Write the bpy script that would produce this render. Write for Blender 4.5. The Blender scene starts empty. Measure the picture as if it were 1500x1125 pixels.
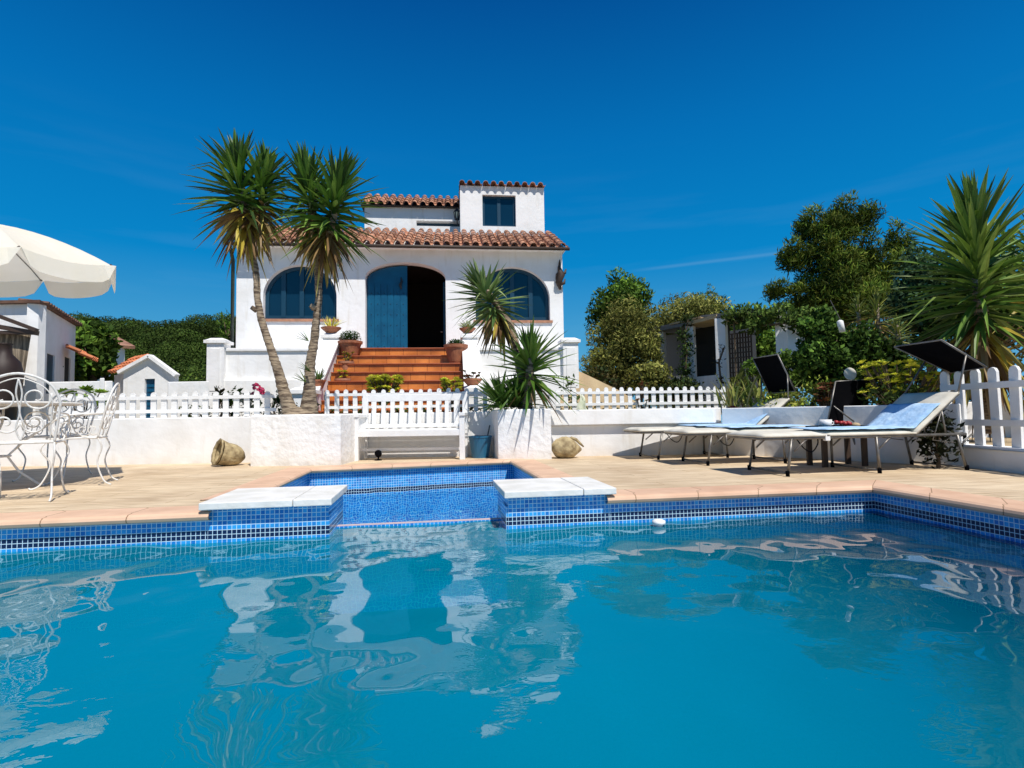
import bpy, math, random
import numpy as np
from mathutils import Vector, Matrix, Euler, noise
from mathutils.geometry import tessellate_polygon
random.seed(7); rng = np.random.default_rng(7)
R = math.radians
S = bpy.context.scene
COL = S.collection

# ------------------------------------------------------------------ camera
F = 800.0; CAMZ = 0.62
PITCH = math.atan(43.5 / F); ROLL = -0.016
cam = bpy.data.cameras.new('camera'); co = bpy.data.objects.new('camera', cam); COL.objects.link(co)
cam.sensor_width = 36; cam.lens = 36 * F / 1500; cam.clip_end = 2000; cam.clip_start = 0.05
CR = (Euler((math.pi / 2 + PITCH, 0, 0)).to_matrix() @ Matrix.Rotation(ROLL, 3, 'Z'))
co.matrix_world = Matrix.Translation((0, 0, CAMZ)) @ CR.to_4x4()
S.camera = co
def ray(px, py): return CR @ Vector(((px - 750) / F, -(py - 562.5) / F, -1))
def P(px, py, Y):
    d = ray(px, py); return Vector((0, 0, CAMZ)) + d * (Y / d.y)
def G(px, py, z=0.0):
    d = ray(px, py); return Vector((0, 0, CAMZ)) + d * ((z - CAMZ) / d.z)

# ------------------------------------------------------------------ materials
def nd(nt, t, **k):
    n = nt.nodes.new(t)
    for a, b in k.items():
        if hasattr(n, a) and not a[0].isupper(): setattr(n, a, b)
    return n
def mat(name, color, rough=0.6, var=0.0, scale=6.0, bump=0.0, bscale=40.0, col2=None, metallic=0.0,
        attr=False, transl=0.0, spec=0.5, stretch=None, coords='Object', coat=0.0, lo=0.35, hi=0.65):
    m = bpy.data.materials.new(name); m.use_nodes = True; nt = m.node_tree; L = nt.links
    b = nt.nodes['Principled BSDF']; out = nt.nodes['Material Output']
    b.inputs['Roughness'].default_value = rough; b.inputs['Metallic'].default_value = metallic
    b.inputs['Specular IOR Level'].default_value = spec; b.inputs['Coat Weight'].default_value = coat
    tc = nd(nt, 'ShaderNodeTexCoord'); src = tc.outputs[coords]
    if stretch:
        mp = nd(nt, 'ShaderNodeMapping'); mp.inputs['Scale'].default_value = stretch
        L.new(src, mp.inputs[0]); src = mp.outputs[0]
    c1 = (*color, 1)
    c2 = (*(col2 if col2 else [x * (1 - var) for x in color]), 1)
    n = nd(nt, 'ShaderNodeTexNoise'); n.inputs['Scale'].default_value = scale; n.inputs['Detail'].default_value = 6
    L.new(src, n.inputs['Vector'])
    rp = nd(nt, 'ShaderNodeValToRGB'); rp.color_ramp.elements[0].position = lo; rp.color_ramp.elements[1].position = hi
    rp.color_ramp.elements[0].color = c2; rp.color_ramp.elements[1].color = c1
    L.new(n.outputs['Fac'], rp.inputs[0]); cs = rp.outputs[0]
    if attr:
        at = nd(nt, 'ShaderNodeAttribute'); at.attribute_name = 'Col'
        mx = nd(nt, 'ShaderNodeMix'); mx.data_type = 'RGBA'; mx.blend_type = 'MULTIPLY'; mx.inputs[0].default_value = 1
        L.new(cs, mx.inputs[6]); L.new(at.outputs['Color'], mx.inputs[7]); cs = mx.outputs[2]
    L.new(cs, b.inputs['Base Color'])
    if bump:
        n2 = nd(nt, 'ShaderNodeTexNoise'); n2.inputs['Scale'].default_value = bscale; n2.inputs['Detail'].default_value = 8
        L.new(src, n2.inputs['Vector'])
        bp = nd(nt, 'ShaderNodeBump'); bp.inputs['Strength'].default_value = bump; bp.inputs['Distance'].default_value = 0.02
        L.new(n2.outputs['Fac'], bp.inputs['Height']); L.new(bp.outputs[0], b.inputs['Normal'])
    if transl:
        tr = nd(nt, 'ShaderNodeBsdfTranslucent'); L.new(cs, tr.inputs[0])
        ms = nd(nt, 'ShaderNodeMixShader'); ms.inputs[0].default_value = transl
        L.new(b.outputs[0], ms.inputs[1]); L.new(tr.outputs[0], ms.inputs[2]); L.new(ms.outputs[0], out.inputs[0])
    return m
M = {}
M['plaster'] = mat('white_plaster', (.87, .865, .855), .85, scale=2.2, col2=(.80, .785, .76), bump=.35, bscale=9, lo=.3, hi=.55)
M['rough_plaster'] = mat('rough_plaster', (.87, .865, .85), .9, scale=3, col2=(.80, .78, .74), bump=.9, bscale=11, lo=.3, hi=.55)
M['white_paint'] = mat('white_paint', (.86, .86, .85), .5, scale=8, col2=(.80, .79, .77), bump=.1)
M['iron'] = mat('white_iron', (.76, .74, .70), .45, scale=25, col2=(.60, .55, .47), lo=.25, hi=.5)
M['slab'] = mat('slab_stone', (.80, .79, .76), .7, scale=5, col2=(.66, .65, .60), bump=.3, bscale=20)
M['terracotta'] = mat('terracotta', (.44, .17, .08), .7, scale=7, col2=(.28, .10, .05), bump=.3)
M['palepot'] = mat('pale_terracotta', (.50, .24, .14), .8, scale=9, col2=(.35, .17, .10), bump=.3)
M['rooftile'] = mat('roof_tile', (.50, .27, .17), .8, scale=3.5, col2=(.26, .12, .075), bump=.4, bscale=30, attr=True)
M['steps'] = mat('step_tile', (.84, .31, .07), .35, scale=3, col2=(.70, .23, .045), bump=.1)
M['blue'] = mat('blue_paint', (.004, .10, .20), .35, scale=4, col2=(.003, .075, .16))
M['darkblue'] = mat('dark_blue_paint', (.006, .045, .085), .4)
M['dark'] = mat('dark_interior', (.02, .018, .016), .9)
M['brown'] = mat('dark_wood', (.05, .03, .02), .6)
M['black'] = mat('black_fabric', (.003, .003, .004), .95, spec=.03)
M['blackmetal'] = mat('black_metal', (.03, .03, .03), .4, metallic=.3)
M['metal'] = mat('grey_metal', (.22, .21, .19), .4, metallic=.5, scale=20, col2=(.14, .13, .12))
M['cushion'] = mat('cream_cushion', (.70, .67, .58), .85, scale=6, col2=(.56, .52, .43), bump=.3, bscale=14)
M['towel'] = mat('blue_towel', (.50, .68, .86), .95, scale=9, col2=(.30, .50, .74), bump=.9, bscale=14)
M['canvas'] = mat('cream_canvas', (.90, .87, .78), .9, transl=.38, scale=3, col2=(.88, .84, .72), bump=.1)
M['stone'] = mat('shell_stone', (.50, .40, .22), .8, scale=12, col2=(.22, .16, .08), bump=.8, bscale=16)
M['bucket'] = mat('bucket_plastic', (.02, .13, .24), .35)
M['trunk'] = mat('yucca_bark', (.36, .28, .19), .9, scale=7, col2=(.09, .06, .04), bump=1., bscale=16, stretch=(1, 1, 5), lo=.38, hi=.58)
M['bark'] = mat('bark', (.16, .11, .07), .9, scale=8, col2=(.07, .05, .03), bump=.8)
M['leaf'] = mat('leaf', (1, 1, 1), .7, col2=(.7, .75, .65), scale=3, attr=True, transl=.22, spec=.12)
M['blade'] = mat('yucca_blade', (1, 1, 1), .45, col2=(.8, .85, .75), scale=6, attr=True, transl=.18, spec=.3)
M['soil'] = mat('soil', (.10, .07, .045), .95, scale=12, col2=(.05, .035, .02), bump=.8)
M['ground'] = mat('dry_ground', (.30, .24, .15), .95, scale=1.2, col2=(.12, .12, .05), bump=.5, bscale=5)
M['sand'] = mat('sandy_earth', (.50, .38, .22), .95, scale=3, col2=(.42, .31, .18), bump=.4)
M['hill'] = mat('hill_earth', (.018, .028, .008), .95, scale=.2, col2=(.01, .018, .006))
M['reed'] = mat('reed_screen', (.30, .24, .17), .9, scale=30, col2=(.10, .08, .055), stretch=(1, 1, .06), bump=.6, lo=.42, hi=.58)
M['green_lamp'] = mat('green_lamp', (.03, .10, .07), .5)
M['grey'] = mat('grey_shade', (.16, .16, .16), .7)
M['cloth'] = mat('white_cloth', (.78, .78, .62), .9, scale=8, col2=(.62, .66, .45))
M['petal'] = mat('petal', (1, 1, 1), .7, attr=True, transl=.2)

def grime(m):
    nt = m.node_tree; L = nt.links; b = nt.nodes['Principled BSDF']; src = b.inputs['Base Color'].links[0].from_socket
    g = nd(nt, 'ShaderNodeNewGeometry'); sp = nd(nt, 'ShaderNodeSeparateXYZ'); L.new(g.outputs['Position'], sp.inputs[0])
    mp = nd(nt, 'ShaderNodeMapping'); mp.inputs['Scale'].default_value = (5, 5, .7); L.new(g.outputs['Position'], mp.inputs[0])
    n = nd(nt, 'ShaderNodeTexNoise'); n.inputs['Scale'].default_value = 1.6; n.inputs['Detail'].default_value = 8; L.new(mp.outputs[0], n.inputs['Vector'])
    r = nd(nt, 'ShaderNodeValToRGB'); r.color_ramp.elements[0].position = .56; r.color_ramp.elements[0].color = (1, 1, 1, 1); r.color_ramp.elements[1].position = .75; r.color_ramp.elements[1].color = (.86, .83, .77, 1); L.new(n.outputs['Fac'], r.inputs[0])
    mx = nd(nt, 'ShaderNodeMix'); mx.data_type = 'RGBA'; mx.blend_type = 'MULTIPLY'; mx.inputs[0].default_value = .8; L.new(src, mx.inputs[6]); L.new(r.outputs[0], mx.inputs[7])
    mr = nd(nt, 'ShaderNodeMapRange'); mr.inputs['From Min'].default_value = .0; mr.inputs['From Max'].default_value = .16; mr.inputs['To Min'].default_value = .55; mr.inputs['To Max'].default_value = 0; L.new(sp.outputs['Z'], mr.inputs[0])
    n2 = nd(nt, 'ShaderNodeTexNoise'); n2.inputs['Scale'].default_value = 7; L.new(g.outputs['Position'], n2.inputs['Vector'])
    ml = nd(nt, 'ShaderNodeMath'); ml.operation = 'MULTIPLY'; L.new(mr.outputs[0], ml.inputs[0]); L.new(n2.outputs['Fac'], ml.inputs[1])
    m2 = nd(nt, 'ShaderNodeMix'); m2.data_type = 'RGBA'; L.new(ml.outputs[0], m2.inputs[0]); L.new(mx.outputs[2], m2.inputs[6]); m2.inputs[7].default_value = (.55, .44, .30, 1); L.new(m2.outputs[2], b.inputs['Base Color'])
grime(M['plaster']); grime(M['rough_plaster'])
def step_joints(m):
    nt = m.node_tree; L = nt.links; b = nt.nodes['Principled BSDF']; src = b.inputs['Base Color'].links[0].from_socket
    g = nd(nt, 'ShaderNodeNewGeometry'); sp = nd(nt, 'ShaderNodeSeparateXYZ'); L.new(g.outputs['Position'], sp.inputs[0]); cb = nd(nt, 'ShaderNodeCombineXYZ'); L.new(sp.outputs['X'], cb.inputs[0]); L.new(sp.outputs['Z'], cb.inputs[1])
    br = nd(nt, 'ShaderNodeTexBrick'); br.offset = 0; br.inputs['Scale'].default_value = 1; br.inputs['Brick Width'].default_value = .31; br.inputs['Row Height'].default_value = 7; br.inputs['Mortar Size'].default_value = .007
    br.inputs['Color1'].default_value = (1, 1, 1, 1); br.inputs['Color2'].default_value = (.74, .68, .6, 1); br.inputs['Mortar'].default_value = (.5, .4, .35, 1); L.new(cb.outputs[0], br.inputs['Vector'])
    n = nd(nt, 'ShaderNodeTexNoise'); n.inputs['Scale'].default_value = 5; n.inputs['Detail'].default_value = 6; r = nd(nt, 'ShaderNodeValToRGB'); r.color_ramp.elements[0].position = .35; r.color_ramp.elements[0].color = (.6, .55, .5, 1); r.color_ramp.elements[1].position = .6; L.new(n.outputs['Fac'], r.inputs[0])
    mx = nd(nt, 'ShaderNodeMix'); mx.data_type = 'RGBA'; mx.blend_type = 'MULTIPLY'; mx.inputs[0].default_value = 1; L.new(src, mx.inputs[6]); L.new(br.outputs['Color'], mx.inputs[7])
    m3 = nd(nt, 'ShaderNodeMix'); m3.data_type = 'RGBA'; m3.blend_type = 'MULTIPLY'; m3.inputs[0].default_value = 1; L.new(mx.outputs[2], m3.inputs[6]); L.new(r.outputs[0], m3.inputs[7]); L.new(m3.outputs[2], b.inputs['Base Color'])
step_joints(M['steps'])
def glass_mat():
    m = bpy.data.materials.new('window_glass'); m.use_nodes = True
    b = m.node_tree.nodes['Principled BSDF']
    b.inputs['Base Color'].default_value = (.004, .026, .055, 1); b.inputs['Roughness'].default_value = .05
    b.inputs['IOR'].default_value = 1.5; b.inputs['Specular IOR Level'].default_value = .5
    return m
M['glass'] = glass_mat()

def deck_mat():
    m = mat('stamped_deck', (.74, .58, .36), .8)
    nt = m.node_tree; L = nt.links; b = nt.nodes['Principled BSDF']
    tc = nd(nt, 'ShaderNodeTexCoord')
    mp = nd(nt, 'ShaderNodeMapping'); mp.inputs['Rotation'].default_value = (0, 0, -R(8.5)); mp.inputs['Scale'].default_value = (1.1, 11, 1)
    L.new(tc.outputs['Object'], mp.inputs[0])
    n = nd(nt, 'ShaderNodeTexNoise'); n.inputs['Scale'].default_value = 3.0; n.inputs['Detail'].default_value = 9; n.inputs['Distortion'].default_value = .6
    L.new(mp.outputs[0], n.inputs['Vector'])
    rp = nd(nt, 'ShaderNodeValToRGB'); e = rp.color_ramp.elements
    e[0].position = .30; e[0].color = (.50, .38, .25, 1); e[1].position = .56; e[1].color = (.72, .575, .39, 1)
    x = rp.color_ramp.elements.new(.7); x.color = (.80, .68, .49, 1)
    L.new(n.outputs['Fac'], rp.inputs[0])
    n2 = nd(nt, 'ShaderNodeTexNoise'); n2.inputs['Scale'].default_value = 1.3; n2.inputs['Detail'].default_value = 4
    L.new(tc.outputs['Object'], n2.inputs['Vector'])
    r2 = nd(nt, 'ShaderNodeValToRGB'); r2.color_ramp.elements[0].position = .3; r2.color_ramp.elements[0].color = (.80, .76, .72, 1); r2.color_ramp.elements[1].position = .6
    L.new(n2.outputs['Fac'], r2.inputs[0])
    mx = nd(nt, 'ShaderNodeMix'); mx.data_type = 'RGBA'; mx.blend_type = 'MULTIPLY'; mx.inputs[0].default_value = 1
    L.new(rp.outputs[0], mx.inputs[6]); L.new(r2.outputs[0], mx.inputs[7])
    # plank joints
    mp2 = nd(nt, 'ShaderNodeMapping'); mp2.inputs['Rotation'].default_value = (0, 0, -R(8.5)); L.new(tc.outputs['Object'], mp2.inputs[0])
    br = nd(nt, 'ShaderNodeTexBrick'); br.inputs['Scale'].default_value = 1; br.inputs['Brick Width'].default_value = 1.3; br.inputs['Row Height'].default_value = .17
    br.inputs['Mortar Size'].default_value = .006; br.inputs['Mortar Smooth'].default_value = .6; br.inputs['Color1'].default_value = (1, 1, 1, 1); br.inputs['Color2'].default_value = (.92, .9, .87, 1); br.inputs['Mortar'].default_value = (.62, .55, .47, 1)
    L.new(mp2.outputs[0], br.inputs['Vector'])
    m3 = nd(nt, 'ShaderNodeMix'); m3.data_type = 'RGBA'; m3.blend_type = 'MULTIPLY'; m3.inputs[0].default_value = 1
    L.new(mx.outputs[2], m3.inputs[6]); L.new(br.outputs['Color'], m3.inputs[7]); L.new(m3.outputs[2], b.inputs['Base Color'])
    bp = nd(nt, 'ShaderNodeBump'); bp.inputs['Strength'].default_value = .5; bp.inputs['Distance'].default_value = .02
    L.new(n.outputs['Fac'], bp.inputs['Height']); L.new(bp.outputs[0], b.inputs['Normal'])
    return m
M['deck'] = deck_mat()

def coping_mat():
    m = mat('coping_terracotta', (.74, .50, .34), .7, scale=4, col2=(.64, .41, .27))
    nt = m.node_tree; L = nt.links; b = nt.nodes['Principled BSDF']; src = b.inputs['Base Color'].links[0].from_socket
    uv = nd(nt, 'ShaderNodeUVMap')
    br = nd(nt, 'ShaderNodeTexBrick'); br.offset = 0; br.inputs['Scale'].default_value = 1; br.inputs['Brick Width'].default_value = .5; br.inputs['Row Height'].default_value = 5
    br.inputs['Mortar Size'].default_value = .004; br.inputs['Color1'].default_value = (1, 1, 1, 1); br.inputs['Color2'].default_value = (.9, .86, .84, 1); br.inputs['Mortar'].default_value = (.4, .36, .3, 1)
    L.new(uv.outputs[0], br.inputs['Vector'])
    mx = nd(nt, 'ShaderNodeMix'); mx.data_type = 'RGBA'; mx.blend_type = 'MULTIPLY'; mx.inputs[0].default_value = 1
    L.new(src, mx.inputs[6]); L.new(br.outputs['Color'], mx.inputs[7]); L.new(mx.outputs[2], b.inputs['Base Color'])
    return m
M['coping'] = coping_mat()

WZ = -0.20
def mosaic_mat(name, ts=.03, band=True, c1=(.008, .20, .62), c2=(.03, .42, .88), grout=(.62, .82, .92)):
    m = bpy.data.materials.new(name); m.use_nodes = True; nt = m.node_tree; L = nt.links; b = nt.nodes['Principled BSDF']
    uv = nd(nt, 'ShaderNodeUVMap'); geo = nd(nt, 'ShaderNodeNewGeometry')
    sp = nd(nt, 'ShaderNodeSeparateXYZ'); L.new(geo.outputs['Position'], sp.inputs[0])
    # ripple warp of the tile lines below the water line
    mr = nd(nt, 'ShaderNodeMapRange'); mr.inputs['From Min'].default_value = WZ - .02; mr.inputs['From Max'].default_value = WZ - .3
    mr.inputs['To Min'].default_value = 0; mr.inputs['To Max'].default_value = .11; L.new(sp.outputs['Z'], mr.inputs[0])
    ns = nd(nt, 'ShaderNodeTexNoise'); ns.inputs['Scale'].default_value = 9; ns.inputs['Detail'].default_value = 2; L.new(uv.outputs[0], ns.inputs['Vector'])
    sb = nd(nt, 'ShaderNodeVectorMath'); sb.operation = 'SUBTRACT'; sb.inputs[1].default_value = (.5, .5, .5); L.new(ns.outputs['Color'], sb.inputs[0])
    sc = nd(nt, 'ShaderNodeVectorMath'); sc.operation = 'SCALE'; L.new(sb.outputs[0], sc.inputs[0]); L.new(mr.outputs[0], sc.inputs['Scale'])
    ad = nd(nt, 'ShaderNodeVectorMath'); ad.operation = 'ADD'; L.new(uv.outputs[0], ad.inputs[0]); L.new(sc.outputs[0], ad.inputs[1])
    br = nd(nt, 'ShaderNodeTexBrick'); br.offset = 0; br.inputs['Scale'].default_value = 1
    br.inputs['Brick Width'].default_value = ts; br.inputs['Row Height'].default_value = ts; br.inputs['Mortar Size'].default_value = ts * .075; br.inputs['Mortar Smooth'].default_value = .2
    br.inputs['Color1'].default_value = (*c1, 1); br.inputs['Color2'].default_value = (*c2, 1); br.inputs['Mortar'].default_value = (*grout, 1); br.inputs['Bias'].default_value = -.1
    L.new(ad.outputs[0], br.inputs['Vector'])
    cs = br.outputs['Color']
    n3 = nd(nt, 'ShaderNodeTexNoise'); n3.inputs['Scale'].default_value = 2.2; L.new(uv.outputs[0], n3.inputs['Vector'])
    r3 = nd(nt, 'ShaderNodeValToRGB'); r3.color_ramp.elements[0].position = .3; r3.color_ramp.elements[0].color = (.75, .8, .85, 1); r3.color_ramp.elements[1].position = .65
    L.new(n3.outputs['Fac'], r3.inputs[0])
    mm = nd(nt, 'ShaderNodeMix'); mm.data_type = 'RGBA'; mm.blend_type = 'MULTIPLY'; mm.inputs[0].default_value = 1; L.new(cs, mm.inputs[6]); L.new(r3.outputs[0], mm.inputs[7]); cs = mm.outputs[2]
    if band:
        su = nd(nt, 'ShaderNodeSeparateXYZ'); L.new(uv.outputs[0], su.inputs[0])
        g1 = nd(nt, 'ShaderNodeMath'); g1.operation = 'GREATER_THAN'; g1.inputs[1].default_value = -.18; L.new(su.outputs['Y'], g1.inputs[0])
        g2 = nd(nt, 'ShaderNodeMath'); g2.operation = 'LESS_THAN'; g2.inputs[1].default_value = -.12; L.new(su.outputs['Y'], g2.inputs[0])
        g = nd(nt, 'ShaderNodeMath'); g.operation = 'MULTIPLY'; L.new(g1.outputs[0], g.inputs[0]); L.new(g2.outputs[0], g.inputs[1])
        nf = nd(nt, 'ShaderNodeMath'); nf.operation = 'SUBTRACT'; nf.inputs[0].default_value = 1; L.new(br.outputs['Fac'], nf.inputs[1])
        g3 = nd(nt, 'ShaderNodeMath'); g3.operation = 'MULTIPLY'; L.new(g.outputs[0], g3.inputs[0]); L.new(nf.outputs[0], g3.inputs[1])
        mx = nd(nt, 'ShaderNodeMix'); mx.data_type = 'RGBA'; L.new(g3.outputs[0], mx.inputs[0]); L.new(cs, mx.inputs[6]); mx.inputs[7].default_value = (.006, .018, .07, 1); cs = mx.outputs[2]
    L.new(cs, b.inputs['Base Color']); b.inputs['Roughness'].default_value = .25
    bp = nd(nt, 'ShaderNodeBump'); bp.inputs['Strength'].default_value = .35; bp.inputs['Distance'].default_value = .004; bp.invert = True
    L.new(br.outputs['Fac'], bp.inputs['Height']); L.new(bp.outputs[0], b.inputs['Normal'])
    return m
M['mosaic'] = mosaic_mat('blue_mosaic')
M['floor'] = mosaic_mat('pool_floor_mosaic', .03, False, (.005, .50, .66), (.008, .56, .72), (.01, .58, .74))

def water_mat():
    m = bpy.data.materials.new('pool_water'); m.use_nodes = True; nt = m.node_tree; L = nt.links; nt.nodes.clear()
    out = nd(nt, 'ShaderNodeOutputMaterial')
    tc = nd(nt, 'ShaderNodeTexCoord')
    mp = nd(nt, 'ShaderNodeMapping'); mp.inputs['Scale'].default_value = (1, 1.6, 1); mp.inputs['Rotation'].default_value = (0, 0, R(-12)); L.new(tc.outputs['Object'], mp.inputs[0])
    n = nd(nt, 'ShaderNodeTexNoise'); n.inputs['Scale'].default_value = 7; n.inputs['Detail'].default_value = 3; n.inputs['Distortion'].default_value = .4; L.new(mp.outputs[0], n.inputs['Vector'])
    # patches where the surface is more ruffled
    n2 = nd(nt, 'ShaderNodeTexNoise'); n2.inputs['Scale'].default_value = .55; n2.inputs['Detail'].default_value = 1; L.new(tc.outputs['Object'], n2.inputs['Vector'])
    mr = nd(nt, 'ShaderNodeMapRange'); mr.inputs['From Min'].default_value = .42; mr.inputs['From Max'].default_value = .62; mr.inputs['To Min'].default_value = .0; mr.inputs['To Max'].default_value = .10; L.new(n2.outputs['Fac'], mr.inputs[0])
    bp = nd(nt, 'ShaderNodeBump'); bp.inputs['Distance'].default_value = .03; L.new(mr.outputs[0], bp.inputs['Strength']); L.new(n.outputs['Fac'], bp.inputs['Height'])
    fr = nd(nt, 'ShaderNodeFresnel'); fr.inputs['IOR'].default_value = 2.25; L.new(bp.outputs[0], fr.inputs['Normal'])
    gl = nd(nt, 'ShaderNodeBsdfGlossy'); gl.inputs['Roughness'].default_value = .003; L.new(bp.outputs[0], gl.inputs['Normal'])
    tr = nd(nt, 'ShaderNodeBsdfTransparent'); tr.inputs[0].default_value = (.10, .86, .98, 1)
    n4 = nd(nt, 'ShaderNodeTexNoise'); n4.inputs['Scale'].default_value = .5; n4.inputs['Detail'].default_value = 2; L.new(tc.outputs['Object'], n4.inputs['Vector'])
    r4 = nd(nt, 'ShaderNodeValToRGB'); r4.color_ramp.elements[0].position = .3; r4.color_ramp.elements[1].position = .65
    r4.color_ramp.elements[0].color = (.0, .40, .60, 1); r4.color_ramp.elements[1].color = (.0, .45, .67, 1); L.new(n4.outputs['Fac'], r4.inputs[0])
    # right wall's shade and dark tree reflections put into the water colour
    sx = nd(nt, 'ShaderNodeSeparateXYZ'); L.new(tc.outputs['Object'], sx.inputs[0]); shade_fac = nd(nt, 'ShaderNodeMapRange'); shade_fac.interpolation_type = 'SMOOTHSTEP'; shade_fac.inputs['From Min'].default_value = .1; shade_fac.inputs['From Max'].default_value = 2.9; L.new(sx.outputs['X'], shade_fac.inputs[0])
    shade_mix = nd(nt, 'ShaderNodeMix'); shade_mix.data_type = 'RGBA'; L.new(shade_fac.outputs[0], shade_mix.inputs[0]); L.new(r4.outputs[0], shade_mix.inputs[6]); shade_mix.inputs[7].default_value = (0, .07, .18, 1); r4 = shade_mix
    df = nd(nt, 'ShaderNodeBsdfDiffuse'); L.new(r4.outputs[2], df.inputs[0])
    m1 = nd(nt, 'ShaderNodeMixShader'); m1.inputs[0].default_value = .45; L.new(tr.outputs[0], m1.inputs[1]); L.new(df.outputs[0], m1.inputs[2])
    m2 = nd(nt, 'ShaderNodeMixShader'); L.new(fr.outputs[0], m2.inputs[0]); L.new(m1.outputs[0], m2.inputs[1]); L.new(gl.outputs[0], m2.inputs[2])
    L.new(m2.outputs[0], out.inputs[0])
    return m
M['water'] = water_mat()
M['sill'] = mat('sill_edge', (.62, .46, .44), .6, scale=9, col2=(.45, .40, .45))
def clear_water():
    m = bpy.data.materials.new('clear_water'); m.use_nodes = True; nt = m.node_tree; L = nt.links; nt.nodes.clear(); out = nd(nt, 'ShaderNodeOutputMaterial')
    tc = nd(nt, 'ShaderNodeTexCoord'); n = nd(nt, 'ShaderNodeTexNoise'); n.inputs['Scale'].default_value = 9; L.new(tc.outputs['Object'], n.inputs['Vector'])
    bp = nd(nt, 'ShaderNodeBump'); bp.inputs['Strength'].default_value = .2; bp.inputs['Distance'].default_value = .02; L.new(n.outputs['Fac'], bp.inputs['Height'])
    gl = nd(nt, 'ShaderNodeBsdfGlossy'); gl.inputs['Roughness'].default_value = .02; L.new(bp.outputs[0], gl.inputs['Normal'])
    tr = nd(nt, 'ShaderNodeBsdfTransparent'); tr.inputs[0].default_value = (.62, .88, .96, 1); ms = nd(nt, 'ShaderNodeMixShader'); ms.inputs[0].default_value = .12
    L.new(tr.outputs[0], ms.inputs[1]); L.new(gl.outputs[0], ms.inputs[2]); L.new(ms.outputs[0], out.inputs[0]); return m
M['clear_water'] = clear_water()

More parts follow.
